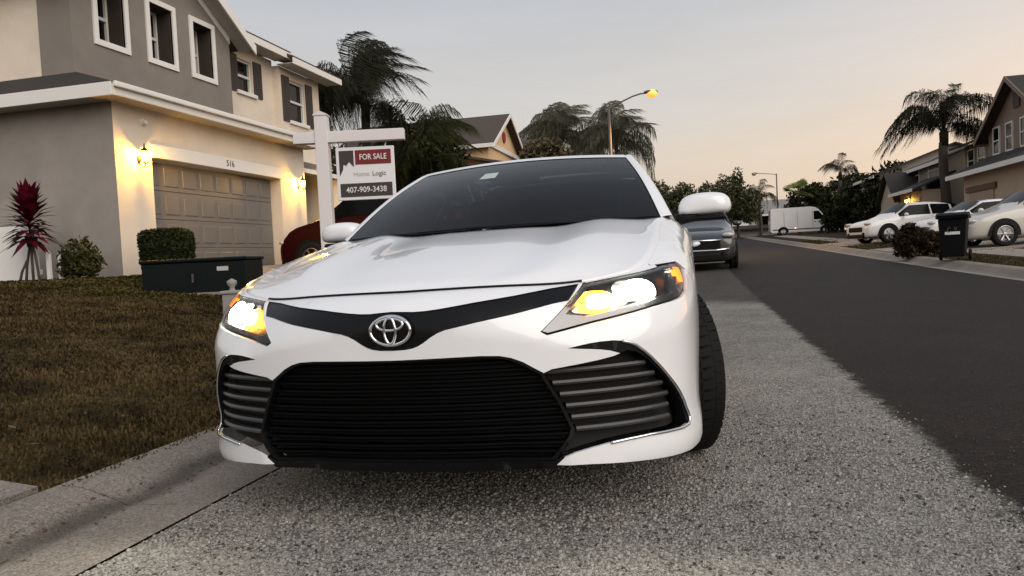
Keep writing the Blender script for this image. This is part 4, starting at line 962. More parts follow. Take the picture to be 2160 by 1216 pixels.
# ---------------- generic street houses farther along
def gable_house(name, label, cx, y0, y1, x0, x1, z0, zw, zr, wall_m, roof_m, axis='x', cat='house', over=.45, M_trim=M_trim):
    """box body with a gable roof; axis = ridge direction"""
    t = thing(name, label, cat, (cx, (y0+y1)/2, z0)); ox, oy, oz = cx, (y0+y1)/2, z0
    L = lambda x, y, z: (x-ox, y-oy, z-oz)
    def part(n, v, f, m): return mk(n, [L(*p) for p in v], f, m, t)
    if axis == 'x':
        ym_ = (y0+y1)/2
        v = [(x0, y0, z0-.5), (x1, y0, z0-.5), (x1, y1, z0-.5), (x0, y1, z0-.5), (x0, y0, zw), (x1, y0, zw), (x1, y1, zw), (x0, y1, zw), (x0, ym_, zr), (x1, ym_, zr)]
        part('wall', v, [(0, 1, 5, 4), (2, 3, 7, 6), (1, 2, 6, 9, 5), (3, 0, 4, 8, 7)], wall_m)
        k = (zr-zw)/((y1-y0)/2)
        for sg, ye in ((-1, y0), (1, y1)):
            e = ye+sg*over; ez_ = zw-over*k
            a = [(x0-over, ym_, zr+.08), (x1+over, ym_, zr+.08), (x1+over, e, ez_+.08), (x0-over, e, ez_+.08)]
            part('roof', a+[(p[0], p[1], p[2]-.10) for p in a], [(0, 1, 2, 3), (7, 6, 5, 4), (0, 4, 5, 1), (1, 5, 6, 2), (2, 6, 7, 3), (3, 7, 4, 0)], roof_m)
            b = [(xx, e+sg*dd, ez_+zz) for xx in (x0-over, x1+over) for dd, zz in ((.0, -.14), (.03, -.14), (.03, .06), (0, .06))]
            part('fascia', b, [(0, 1, 2, 3), (7, 6, 5, 4), (1, 5, 6, 2), (0, 4, 5, 1), (2, 6, 7, 3)], M_trim)
            for xx, s2 in ((x0-over, -1), (x1+over, 1)):
                c = [(xx+s2*d, yy, zz) for d in (.0, .04) for yy, zz in ((ym_, zr+.09), (e, ez_+.09), (e, ez_-.12), (ym_, zr-.12))]
                part('rake_board', c, [(0, 1, 2, 3), (7, 6, 5, 4), (0, 4, 5, 1), (1, 5, 6, 2), (2, 6, 7, 3), (3, 7, 4, 0)], M_trim)
    else:
        xm_ = (x0+x1)/2
        v = [(x0, y0, z0-.5), (x1, y0, z0-.5), (x1, y1, z0-.5), (x0, y1, z0-.5), (x0, y0, zw), (x1, y0, zw), (x1, y1, zw), (x0, y1, zw), (xm_, y0, zr), (xm_, y1, zr)]
        part('wall', v, [(0, 1, 5, 8, 4), (2, 3, 7, 9, 6), (1, 2, 6, 5), (3, 0, 4, 7)], wall_m)
        k = (zr-zw)/((x1-x0)/2)
        for sg, xe in ((-1, x0), (1, x1)):
            e = xe+sg*over; ez_ = zw-over*k
            a = [(xm_, y0-over, zr+.08), (xm_, y1+over, zr+.08), (e, y1+over, ez_+.08), (e, y0-over, ez_+.08)]
            part('roof', a+[(p[0], p[1], p[2]-.10) for p in a], [(0, 1, 2, 3), (7, 6, 5, 4), (0, 4, 5, 1), (1, 5, 6, 2), (2, 6, 7, 3), (3, 7, 4, 0)], roof_m)
            b = [(e+sg*dd, yy, ez_+zz) for yy in (y0-over, y1+over) for dd, zz in ((.0, -.14), (.03, -.14), (.03, .06), (0, .06))]
            part('fascia', b, [(0, 1, 2, 3), (7, 6, 5, 4), (1, 5, 6, 2), (0, 4, 5, 1), (2, 6, 7, 3)], M_trim)
    return t, L
def wbox(t, L, name, mat, x0, x1, y0, y1, z0, z1, par=None):
    a = L(x0, y0, z0); b = L(x1, y1, z1); return MB().box(a[0], b[0], a[1], b[1], a[2], b[2]).build(name, mat, par or t)
def low_roof(t, L, pts, mat=M_shin, thick=.12): 
    v = [L(*p) for p in pts]; return gable_roof_slab(t, v, thick, mat, 'lower_roof')
def face_window(t, L, x, y0, y1, z0, z1, s, gm=M_win):
    w = wbox(t, L, 'window', gm, min(x, x+s*.03), max(x, x+s*.03), y0, y1, z0, z1)
    f = MB()
    for a, b, c, d in ((y0-.07, y0, z0-.07, z1+.07), (y1, y1+.07, z0-.07, z1+.07), (y0, y1, z0-.07, z0), (y0, y1, z1, z1+.07), (y0, y1, (z0+z1)/2-.025, (z0+z1)/2+.025)):
        p = L(min(x, x+s*.06), a, c); q = L(max(x, x+s*.06), b, d); f.box(p[0], q[0], p[1], q[1], p[2], q[2])
    f.build('frame', M_winframe, w); return w
M_peach = pbr('sunset_warmed_stucco', (.72, .49, .27), .9, bump=(100, .3, .006))  # orange sunset light on the gable is put into this base colour
M_tan = pbr('tan_stucco', (.50, .385, .285), .9, bump=(100, .3, .006), noise=(2, .1))
M_taupe = pbr('taupe_stucco', (.235, .175, .135), .9, bump=(100, .3, .006))
M_gs = pbr('grey_green_stucco', (.30, .265, .225), .9, bump=(100, .3, .006))
# centre-left house: peach gable to the street
z0 = G(-9, 38)
t, L = gable_house('house', 'peach-gabled house with brown roof behind the sedan roof', -13, 34.9, 41.6, -17.5, -9.2, z0, 6.9, 8.75, M_peach, M_shinb, 'x')
wv = MB().lathe([(0, .06), (.30, .06), (.34, .03), (.34, 0)], 20, axis='x').build('round_vent', pbr('vent_red', (.22, .03, .03), .6), t, loc=L(-9.195, 38.25, 7.55))
low_roof(t, L, [(-7.9, 33.9, 5.6), (-7.9, 40.4, 5.6), (-9.2, 40.4, 6.4), (-12, 33.9, 6.5)], M_shinb)
wbox(t, L, 'band_trim', M_trim, -9.19, -9.08, 34.8, 41.7, 6.62, 6.86)
face_window(t, L, -9.2, 36.3, 37.4, 4.6, 5.6, 1); face_window(t, L, -9.2, 39.2, 40.3, 4.6, 5.6, 1)
wbox(t, L, 'garage_wing', M_peach, -9.3, -8.3, 34.4, 40.0, z0-.3, 5.6)
wbox(t, L, 'garage_door', M_trim, -8.3, -8.26, 35, 39.4, z0, z0+2.2)
gx = thing('house', 'small front gable with brown roof right of the peach gable', 'house', (-10, 44.6, G(-10, 44)))
Lg = lambda x, y, z: (x+10, y-44.6, z-G(-10, 44))
mk('wall', [Lg(*p) for p in ((-8.6, 43, .5), (-8.6, 46.4, .5), (-8.6, 46.4, 7.1), (-8.6, 44.7, 8.2), (-8.6, 43, 7.1), (-14, 43, .5), (-14, 43, 7.1), (-14, 46.4, .5), (-14, 46.4, 7.1))], [(0, 1, 2, 3, 4), (0, 4, 6, 5), (1, 7, 8, 2)], M_peach, gx)
for sg, ye in ((-1, 42.6), (1, 46.8)): gable_roof_slab(gx, [Lg(-8.1, 44.7, 8.32), Lg(-14, 44.7, 8.32), Lg(-14, ye, 6.95), Lg(-8.1, ye, 6.95)], .1, M_shinb, 'roof')
face_window(gx, Lg, -8.6, 44.2, 45.2, 5.2, 6.3, 1)
# right side: nearest house
xr = 13.5
z0 = 1.05
t, L = gable_house('house', 'brown gabled two-storey house at the right edge of the street', 17, 30.2, 36.6, 14.3, 24, z0, 5.35, 7.35, M_taupe, M_shin, 'x', M_trim=M_trimb)
wbox(t, L, 'garage_wing', M_tan, 13.2, 14.3, 27.6, 36.5, z0-.3, 3.62)
wbox(t, L, 'garage_wing', M_tan, 14.31, 20, 27.0, 36.55, z0-.3, 3.55)
low_roof(t, L, [(12.65, 26.5, 3.60), (12.65, 37.1, 3.60), (14.5, 36.9, 4.5), (14.5, 27.1, 4.5)], M_shin)
wbox(t, L, 'fascia', M_trim, 12.60, 12.66, 26.5, 37.1, 3.44, 3.64)
wbox(t, L, 'garage_lintel', pbr('lintel_brown', (.12, .06, .035), .7), 13.10, 13.2, 32.6, 36.0, 2.75, 3.0)
wbox(t, L, 'garage_door', pbr('tan_garage_door', (.34, .24, .165), .6), 13.16, 13.19, 32.9, 35.7, z0, 2.74)
for a in (30.9, 32.4, 33.9, 35.3): face_window(t, L, 14.3, a, a+.62, 4.45, 5.55, -1)
wbox(t, L, 'attic_vent', M_shut, 14.24, 14.3, 33.1, 33.7, 6.1, 6.75)
# right side: second house
wbox(t, L, 'upper_wing', M_taupe, 14.9, 24, 36.6, 41.6, z0, 5.45)
low_roof(t, L, [(14.3, 36.7, 5.45), (14.3, 42.1, 5.45), (18.5, 42.1, 6.9), (18.5, 36.7, 6.9)], M_shin)
for a in (37.3, 38.8, 40.2): face_window(t, L, 14.9, a, a+.8, 4.1, 5.15, -1)
t, L = gable_house('house', 'dim taupe house with low front gable behind the white crossover', 18, 43.5, 53.5, 14.6, 24, 1.2, 5.2, 6.9, M_gs, M_shin, 'y')
wbox(t, L, 'garage_wing', M_tan, 13.2, 14.6, 43.0, 47.5, 1.0, 3.45)
low_roof(t, L, [(12.6, 42.6, 3.5), (12.6, 47.6, 3.5), (14.8, 47.6, 4.4), (14.8, 42.6, 4.4)], M_shin)
wbox(t, L, 'fascia', M_trim, 12.55, 12.61, 42.6, 47.6, 3.36, 3.54)
for a in (43.3, 45.6): wbox(t, L, 'garage_door', pbr('tan_garage_door', (.34, .24, .165), .6), 13.15, 13.19, a, a+1.7, 1.2, 3.1)
wbox(t, L, 'door_post', M_trim, 13.12, 13.19, 45.15, 45.45, 1.2, 3.3)
mk('front_gable', [L(*p) for p in ((13.1, 47.52, 1), (13.1, 51.8, 1), (13.1, 51.8, 3.2), (13.1, 49.66, 4.9), (13.1, 47.52, 3.2), (15, 47.52, 1), (15, 47.52, 3.2), (15, 51.8, 1), (15, 51.8, 3.2))], [(0, 1, 2, 3, 4), (0, 4, 6, 5), (1, 7, 8, 2)], M_tan, t)
for sg, ye in ((-1, 47.2), (1, 52.1)): gable_roof_slab(t, [L(12.8, 49.66, 5.02), L(15.5, 49.66, 5.02), L(15.5, ye, 3.1), L(12.8, ye, 3.1)], .08, M_shin, 'gable_roof')
face_window(t, L, 14.6, 44.5, 46.6, 4.3, 5.1, -1, pbr('pale_blind', (.20, .19, .18), .6)); face_window(t, L, 14.6, 48.6, 50.2, 4.3, 5.1, -1)
# bright porch lamp on that house
lp = lantern('wall_lantern', 'bright yellow porch light above the white crossover roof', (13.115, 45.3, 2.95), (-1, 0, 0), 60)
t, L = gable_house('house', 'dark distant house beyond the taupe house', 19, 57, 66, 14.2, 24, 1.6, 5.6, 7.4, M_gs, M_shin, 'y')
face_window(t, L, 14.2, 58.5, 60, 4.4, 5.4, -1); face_window(t, L, 14.2, 62.5, 64, 4.4, 5.4, -1)
# far pale house at the end of the street
M_fw = pbr('pale_grey_siding', (.40, .385, .36), .8)
zf = G(4, 101)-1.3
t, L = gable_house('house', 'pale two-storey house with dark shutters at the end of the street', 7.5, 101, 108, 1.0, 15, zf, zf+4.4, zf+6.2, M_fw, pbr('grey_shingle', (.22, .21, .20), .9), 'x')
for a in (5.3, 9.6):
    wv = wbox(t, L, 'window', M_win, a, a+1.1, 100.95, 101, zf+2.9, zf+4.2)
    wbox(t, L, 'shutter', M_shut, a-.5, a-.05, 100.94, 101, zf+2.8, zf+4.3); wbox(t, L, 'shutter', M_shut, a+1.15, a+1.6, 100.94, 101, zf+2.8, zf+4.3)
for a in (5.0, 9.3): wbox(t, L, 'garage_door', M_fw, a, a+2.6, 100.93, 101, zf, zf+2.1)
gable_roof_slab(t, [L(1, 99.6, zf+2.5), L(15, 99.6, zf+2.5), L(15, 101, zf+2.9), L(1, 101, zf+2.9)], .15, M_shin, 'porch_roof')
mk('front_gable', [L(*p) for p in ((4.4, 100.8, zf+2.9), (8.0, 100.8, zf+2.9), (8.0, 100.8, zf+4.6), (6.2, 100.8, zf+6.0), (4.4, 100.8, zf+4.6), (4.4, 101, zf+4.6), (8.0, 101, zf+4.6), (6.2, 103, zf+6.0))], [(0, 1, 2, 3, 4)], M_trim, t)
for sg, xe in ((-1, 4.1), (1, 8.3)): gable_roof_slab(t, [L(6.2, 100.4, zf+6.15), L(6.2, 104, zf+6.15), L(xe, 104, zf+4.45), L(xe, 100.4, zf+4.45)], .12, MATS['grey_shingle'], 'gable_roof')
# ------------------------------------------------------------------ sale sign
M_post = pbr('white_vinyl', (.68, .64, .62), .5)
M_sgw = pbr('sign_white', (.72, .70, .69), .5); M_sgr = pbr('sign_red', (.15, .003, .005), .5); M_sgg = pbr('sign_grey', (.035, .027, .024), .5); M_sgt = pbr('sign_letter', (.70, .68, .66), .5); M_sgl = pbr('sign_pale_letter', (.50, .49, .48), .6); M_sgd = pbr('sign_dark_letter', (.22, .19, .17), .6)
px, py = -2.87, 5.04; pz = G(px, py)
sp_ = thing('sign_post', 'white vinyl sale sign post with cross arm on the lawn', 'post', (px, py, pz), R(14))
MB().box(-.066, .066, -.066, .066, -.3, 2.44-pz).build('post', M_post, sp_, bevel=.006)
MB().prism([(-.074, 0), (.074, 0), (.074, .012), (0, .045), (-.074, .012)], lambda a, b, d: (a, d, b), -.074, .074).build('cap', M_post, sp_, loc=(0, 0, 2.441-pz))
MB().box(-.30, .87, -.051, .051, 2.155-pz, 2.272-pz).build('arm', M_post, sp_, bevel=.006)
sg = thing('sale_sign', 'red, white and grey for-sale board hanging from the post arm', 'sign', (px+.44*math.cos(R(14)), py+.44*math.sin(R(14)), 2.13), R(14))
SW, SH = .62, .56; tz_ = -.03
for hx in (-.22, .22): MB().tube([(hx, 0, .025), (hx+.012, 0, .01), (hx, 0, -.012), (hx, 0, tz_-.01)], .006, 6).build('hook', M_chrome, sg)
MB().box(-SW/2, SW/2, -.012, .012, tz_-SH, tz_).build('frame', M_sgw, sg, bevel=.008)
ix0, ix1, iz0, iz1 = -SW/2+.035, SW/2-.035, tz_-SH+.035, tz_-.035
def plate(name, x0, x1, z0, z1, m, y=-.0155): return MB().box(x0, x1, y, -.0125, z0, z1).build(name, m, sg)
w_ = ix1-ix0; h_ = iz1-iz0
plate('red_panel', ix0+w_*.31, ix1, iz1-h_*.31, iz1, M_sgr)
plate('phone_panel', ix0, ix1, iz0, iz0+h_*.29, M_sgg)
# grey panel whose lower edge is a white skyline of roofs
A = [(0, 0), (w_*.28, 0), (w_*.28, -.175), (w_*.205, -.130), (w_*.19, -.118), (w_*.125, -.165), (w_*.11, -.150), (w_*.075, -.150), (w_*.07, -.195), (0, -.27)]
MB().prism(A, lambda a, b, d: (ix0+a, -d, iz1+b), .0125, .0155).build('roofline_panel', M_sgg, sg)
def stext(name, body, size, x, z, m, wid): return text_mesh(name, body, size, m, sg, Matrix(((1, 0, 0, x), (0, 0, -1, -.0165), (0, 1, 0, z), (0, 0, 0, 1))), .0008, wid=wid)
stext('sale_lettering', 'FOR SALE', .085, ix0+w_*.655, iz1-h_*.155, M_sgt, w_*.52)
stext('name_lettering', 'Home', .07, ix0+w_*.42, iz0+h_*.49, M_sgl, w_*.30)
stext('name_lettering', 'Logic', .07, ix0+w_*.76, iz0+h_*.485, M_sgd, w_*.26)
stext('phone_lettering', '407-909-3438', .085, ix0+w_*.5, iz0+h_*.145, M_sgt, w_*.78)
# ------------------------------------------------------------------ street lamps
M_pole = pbr('lamp_pole', (.10, .085, .075), .7); M_lampo = pbr('sodium_lamp', (1, .6, .2), .5, emit=(1.0, .22, .03), es=1.9); M_off = pbr('unlit_lens', (.30, .25, .2), .4)
def street_lamp(label, loc, rz, h, reach, lit, rise=.7):
    t = thing('street_lamp', label, 'street lamp', loc, rz)
    MB().tube([(0, 0, -.3), (0, 0, h*.5), (0, 0, h)], [.10, .085, .065], 10).build('pole', M_pole, t, True)
    MB().tube([(0, 0, h-.12), (reach*.3, 0, h+rise*.45-.1), (reach*.65, 0, h+rise*.85-.1), (reach*.85, 0, h+rise-.1), (reach, 0, h+rise-.08)], .035, 8).build('arm', M_pole, t, True)
    hd = MB().sphere((reach+.25, 0, h+rise-.04), .34, .16, .10, 14, 8).build('lamp_head', M_pole, t, True)
    MB().sphere((reach+.30, 0, h+rise-.12), .26, .20, .20, 14, 8).build('lamp_lens', M_lampo if lit else M_off, hd, True)
    if lit:
        d = bpy.data.lights.new('street_light', 'SPOT'); d.energy = 2200; d.spot_size = R(140); d.spot_blend = .7; d.color = (1, .58, .22); d.shadow_soft_size = .15
        o = bpy.data.objects.new('street_light', d); C.objects.link(o); o.parent = t; o.location = (reach+.3, 0, h+rise-.45)
    return t
street_lamp('tall street lamp with glowing orange head above the roofs', (-2.75, 33.2, G(-2.75, 33.2)), R(12), 6.95, 1.75, True, .65)
street_lamp('small unlit street lamp far down the road', (10.4, 88.2, G(8, 88)), R(188), 7.0, 2.2, False, .2)
# ------------------------------------------------------------------ vehicles along the street
M_bgglass = pbr('car_glass', (.004, .0045, .005), .12, spec=.1)
M_lampoff = pbr('lamp_unlit', (.50, .48, .45), .2, coat=.5)
def bgcar(name, label, cat, loc, rz, paint, L_, Wd, H_, zh=.95, zb=1.0, cow=1.25, r0=2.0, r1=3.4, deck=4.3, zdeck=1.05, rw=.36, tail=None, group=None, front=None, plus=True, win=None, vanglass=False, sidewin=True, zfront=.62):
    t = thing(name, label, cat, loc, rz, group); w = Wd/2
    st = [(0.0, .80, zfront-.02, zfront, .60), (.06, .90, zfront+.06, zfront+.10, .66), (.30, .965, zh-.14, zh-.09, .72), (.7, .99, zh-.05, zh-.02, .78), (cow, 1.0, zb, zb+.035, .80), (r0, 1.0, zb+.01, H_-.03, .70), ((r0+r1)/2, 1.0, zb+.02, H_, .70), (r1, 1.0, zb+.03, H_-.04, .69), (deck, .985, zdeck-.02, zdeck+.02, .76), (L_-.22, .96, zdeck-.05, zdeck-.01, .74), (L_-.02, .90, zdeck-.22, zdeck-.20, .68), (L_, .82, .62, .64, .62)]
    half = []
    for y, k, b, tp, wr in st:
        W_ = w*k; half.append([(W_*.90, .21), (W_*.985, .33), (W_, min(.62, b-.03) if b > .66 else b*.85), (W_*.99, b-.08 if b > .75 else b*.95), (W_*.945, b), (w*wr*min(1, k+.02), tp-.045 if tp-b > .1 else tp-.012), (w*wr*.66, tp), (0, tp+.015)])
    n = 8; V = []; F = []
    for (y, *_), hp in zip(st, half):
        V += [(x, y, z) for x, z in hp]+[(-x, y, z) for x, z in hp[-2::-1]]
    m = 15
    for i in range(len(st)-1):
        for j in range(m-1): F.append((i*m+j, i*m+j+1, (i+1)*m+j+1, (i+1)*m+j))
        F.append((i*m+m-1, i*m, (i+1)*m, (i+1)*m+m-1))
    F += [tuple(range(m))[::-1], tuple(range((len(st)-1)*m, len(st)*m))]
    body = mk('body', V, F, paint, t, True); s_ = body.modifiers.new('s', 'SUBSURF'); s_.levels = 1; s_.render_levels = 1
    def pt(i0, i1, ty, j0, j1, tj, g=1, off=.012):
        a = Vector((half[i0][j0][0], st[i0][0], half[i0][j0][1])).lerp(Vector((half[i1][j0][0], st[i1][0], half[i1][j0][1])), ty)
        b = Vector((half[i0][j1][0], st[i0][0], half[i0][j1][1])).lerp(Vector((half[i1][j1][0], st[i1][0], half[i1][j1][1])), ty)
        p = a.lerp(b, tj); p += Vector((.75, 0, .3))*off; return (g*p.x, p.y, p.z)
    # side glass: curved strips between belt and roof rail
    if sidewin:
        for g in (1, -1):
            spans = [(4, 5, .30, 1.0), (5, 6, .0, .92), (6, 7, .0, .9), (7, 8, .02, .52)] if not vanglass else [(4, 5, .15, 1.0)]
            for a, b, u0, u1 in spans:
                q = []
                for ty in (u0, u1):
                    top_ = .86 if not (a == 4 and ty == u0) and not (a == 7 and ty == u1) else .80
                    q.append([pt(a, b, ty, 4, 5, .10, g), pt(a, b, ty, 4, 5, top_, g)])
                mk('side_window', [q[0][0], q[1][0], q[1][1], q[0][1]], [(0, 1, 2, 3)], M_bgglass, t)
    # windscreen and rear screen
    for nm, i0, i1, a, b in (('windscreen', 4, 5, .08, .93), ('rear_window', 7, 8, .10, .90)):
        if nm == 'rear_window' and vanglass: continue
        rowz = []
        for ty in (a, b):
            r_ = []
            for k in range(7):
                u = -1+2*k/6; au = abs(u)
                A = Vector(pt(i0, i1, ty, 5, 6, 0, 1, 0)); B = Vector(pt(i0, i1, ty, 6, 7, 0, 1, 0)); Cc = Vector(pt(i0, i1, ty, 7, 7, 0, 1, 0))
                p = A.lerp(B, (1-au)/.35) if au > .65 else B.lerp(Cc, (.65-au)/.65)
                r_.append((p.x*(1 if u >= 0 else -1)*.95, p.y+(-.012 if nm == 'windscreen' else .012), p.z+.014))
            rowz.append(r_)
        mk(nm, rowz[0]+rowz[1], [(k, k+1, 8+k, 7+k) for k in range(6)], M_bgglass, t, True)
    # lights, bumpers, grille
    for g in (1, -1):
        MB().sphere((g*w*.76, .13, zfront+.13), w*.17, .14, .065, 12, 8).build('headlamp', front or M_lampoff, t, True)
        MB().sphere((g*w*.80, L_-.10, zdeck-.20), w*.14, .10, .12, 12, 8).build('tail_lamp', M_red, t, True)
        MB().sphere((g*(w+.10), cow+.42, zb+.09), .12, .07, .075, 10, 8).build('door_mirror', paint, t, True)
        MB().sphere((g*w*.62, .03, .42), .10, .06, .06, 10, 6).build('fog_lamp', M_blk, t, True)
        for yd in (r0+.75, r0+1.65):
            if yd < L_-.9: MB().tube([(g*(w*.995), yd-.09, zb-.13), (g*(w+.025), yd-.06, zb-.127), (g*(w+.025), yd+.06, zb-.125), (g*(w*.995), yd+.09, zb-.125)], .012, 6).build('door_handle', paint, t, True)
    MB().box(-w*.55, w*.55, -.025, .10, .50, zfront+.0).build('grille', M_blk, t, bevel=.03)
    MB().box(-w*.70, w*.70, -.03, .12, .24, .40).build('lower_bumper', M_blk, t, bevel=.03)
    fy, ry = .92, L_-1.0
    for g in (1, -1):
        for yy in (fy, ry):
            MB().lathe([(0, 0), (rw+.055, 0), (rw+.055, .10)], 28, axis='x').build('wheel_arch', M_blk, t, loc=(g*(w+.002) if g > 0 else -(w+.002)-.0, yy, rw)) if 0 else None
            a = MB(); nn = 22
            for i in range(nn+1):
                an = R(-8+196*i/nn); a.v += [(g*(w+.004), yy+(rw+.075)*math.cos(an), rw+(rw+.075)*math.sin(an)), (g*(w+.004), yy+(rw-.06)*math.cos(an), rw+(rw-.06)*math.sin(an)), (g*(w-.12), yy+(rw+.075)*math.cos(an), rw+(rw+.075)*math.sin(an))]
            a.f += [(3*i, 3*i+3, 3*i+4, 3*i+1) for i in range(nn)]+[(3*i, 3*i+2, 3*i+5, 3*i+3) for i in range(nn)]
            a.build('wheel_arch', M_blk, t)
            wheel_mesh(t, (g*(w-.075), yy, rw), rw, .22, 0 if g > 0 else math.pi, 6)
    return t
M_pdark = pbr('charcoal_paint', (.020, .021, .023), .25, coat=1, coatr=.04)
M_pw = pbr('white_car_paint', (.74, .72, .70), .35, coat=.8)
M_pred = pbr('dark_red_paint', (.020, .0004, .001), .5, spec=.1)
M_psil = pbr('champagne_paint', (.50, .47, .42), .35, coat=.8)
dk = bgcar('parked_suv', 'charcoal sport utility vehicle parked behind the white sedan', 'car', (1.06, 18.3, G(1.0, 19)), 0, M_pdark, 4.9, 1.95, 1.86, 1.12, 1.18, 1.3, 2.0, 4.0, 4.72, 1.25, .39, zfront=.80)
MB().tube([(-.75, -.05, .56), (-.4, -.07, .53), (.4, -.07, .53), (.75, -.05, .56)], .03, 8).build('bumper_trim', M_chrome, dk, True)
MB().tube([(-.55, -.045, .80), (.55, -.045, .80)], .022, 8).build('grille_bar', M_chrome, dk, True)
bgcar('red_car', 'dark red car parked nose-in at the end of the garage driveway', 'car', (-8.5, 14.1, G(-7.6, 13)-.10), R(-90), M_pred, 4.5, 1.84, 1.78, 1.17, 1.2, 1.1, 1.75, 3.7, 4.3, 1.3, .36)
bgcar('white_crossover', 'white crossover on the driveway across the road, nose to the street', 'car', (7.55, 31.75, G(8.8, 33)-.03), R(-72), M_pw, 4.7, 1.86, 1.66, 1.02, 1.04, 1.2, 1.95, 3.75, 4.5, 1.22, .37, zfront=.70)
bgcar('white_car', 'white car half hidden behind the black rubbish bin', 'car', (8.55, 26.6, G(9.5, 27)-.02), R(-76), pbr('bright_white_paint', (.80, .79, .78), .3, coat=1), 4.5, 1.80, 1.50, .96, 1.0, 1.2, 1.9, 3.3, 4.1, 1.08, .34)
bgcar('parked_saloon', 'long pale car at the right edge on the near driveway', 'car', (8.4, 22.3, G(10.0, 23)-.03), R(-80), M_psil, 4.9, 1.86, 1.62, 1.0, 1.06, 1.3, 2.05, 3.7, 4.5, 1.18, .36)
def cargo_van(label, loc, rz):
    """boxy high-roof van: nose at local y = 0, tail at y = L"""
    t = thing('delivery_van', label, 'van', loc, rz); L_, w, H_ = 5.7, 1.02, 2.55
    prof = [(.05, .35), (0, .55), (.02, .95), (.12, 1.12), (.75, 1.30), (1.55, 2.30), (1.80, 2.47), (2.2, H_), (5.45, H_-.02), (5.66, 2.40), (L_, 1.2), (L_, .40), (5.6, .30), (.2, .30)]
    v = []; n = len(prof); k = [(-1, 0), (-.97, .05), (.97, .05), (1, 0)]
    cy, cz = 3.0, 1.3
    lev = [(-w, .965), (-w*.95, 1.0), (w*.95, 1.0), (w, .965)]
    for x, q in lev: v += [(x*(1-.05*max(0, (z-1.2)/1.3)), cy+(y-cy)*(.985 if q < 1 else 1), cz+(z-cz)*(q if q == 1 else .972)) for y, z in prof]
    f = [tuple(range(n)), tuple(range(4*n-1, 3*n-1, -1))]+[(a*n+i, a*n+(i+1) % n, (a+1)*n+(i+1) % n, (a+1)*n+i) for a in range(3) for i in range(n)]
    o = mk('body', v, f, M_pw, t); b = o.modifiers.new('b', 'BEVEL'); b.width = .04; b.segments = 2; b.limit_method = 'ANGLE'
    tx = lambda z: w*(1-.05*max(0, (z-1.2)/1.3))+.006
    for g in (1, -1):
        P = [(.98, 1.36), (1.95, 1.36), (1.95, 2.12), (1.52, 2.12)]
        mk('side_window', [(g*tx(z), y, z) for y, z in P]+[(g*(tx(z)-.02), y, z) for y, z in P], [(0, 1, 2, 3), (0, 4, 5, 1), (1, 5, 6, 2), (2, 6, 7, 3), (3, 7, 4, 0)], M_bgglass, t)
        for y in (2.05, 3.35, 4.5): MB().box(g*w-.008 if g > 0 else -w-.004, g*w+.004 if g > 0 else -w+.008, y, y+.012, .5, 2.2).build('panel_seam', M_blk, t)
        MB().box(min(g*w, g*(w+.012)), max(g*w, g*(w+.012)), .6, 5.5, .52, .60).build('side_moulding', M_blk, t)
        MB().box(min(g*w, g*(w+.02)), max(g*w, g*(w+.02)), 1.78, 1.92, 1.14, 1.19).build('door_handle', M_blk, t)
        MB().box(min(g*(w+.03), g*(w+.22)), max(g*(w+.03), g*(w+.22)), 1.02, 1.12, 1.34, 1.70).build('door_mirror', M_blk, t, bevel=.02)
        MB().box(min(g*w*.62, g*w*.92), max(g*w*.62, g*w*.92), -.02, .10, .86, 1.04).build('headlamp', M_lampoff, t, bevel=.02)
        MB().box(min(g*w*.88, g*w*.99), max(g*w*.88, g*w*.99), L_-.03, L_+.02, .95, 1.55).build('tail_lamp', M_red, t)
        for yy in (1.0, 4.6):
            a = MB(); nn = 20
            for i in range(nn+1):
                an = R(-8+196*i/nn); a.v += [(g*(w+.012), yy+.46*math.cos(an), .37+.46*math.sin(an)), (g*(w+.012), yy+.28*math.cos(an), .37+.28*math.sin(an))]
            a.f += [(2*i, 2*i+2, 2*i+3, 2*i+1) for i in range(nn)]; a.build('wheel_arch', M_blk, t)
            wheel_mesh(t, (g*(w-.07), yy, .36), .36, .22, 0 if g > 0 else math.pi, 6)
    mk('windscreen', [(x, y-.012, z+.012) for y, z, x in ((.80, 1.345, -.90), (.80, 1.345, .90), (1.53, 2.26, .84), (1.53, 2.26, -.84))], [(0, 1, 2, 3)], M_bgglass, t)
    MB().box(-.6, .6, -.02, .06, .62, .84).build('grille', M_blk, t, bevel=.02); MB().box(-.95, .95, -.03, .10, .33, .52).build('bumper', M_blk, t, bevel=.03)
    return t
cargo_van('white high-roof cargo van far along the right kerb', (13.5, 70.8, G(8, 72)-.05), R(90))
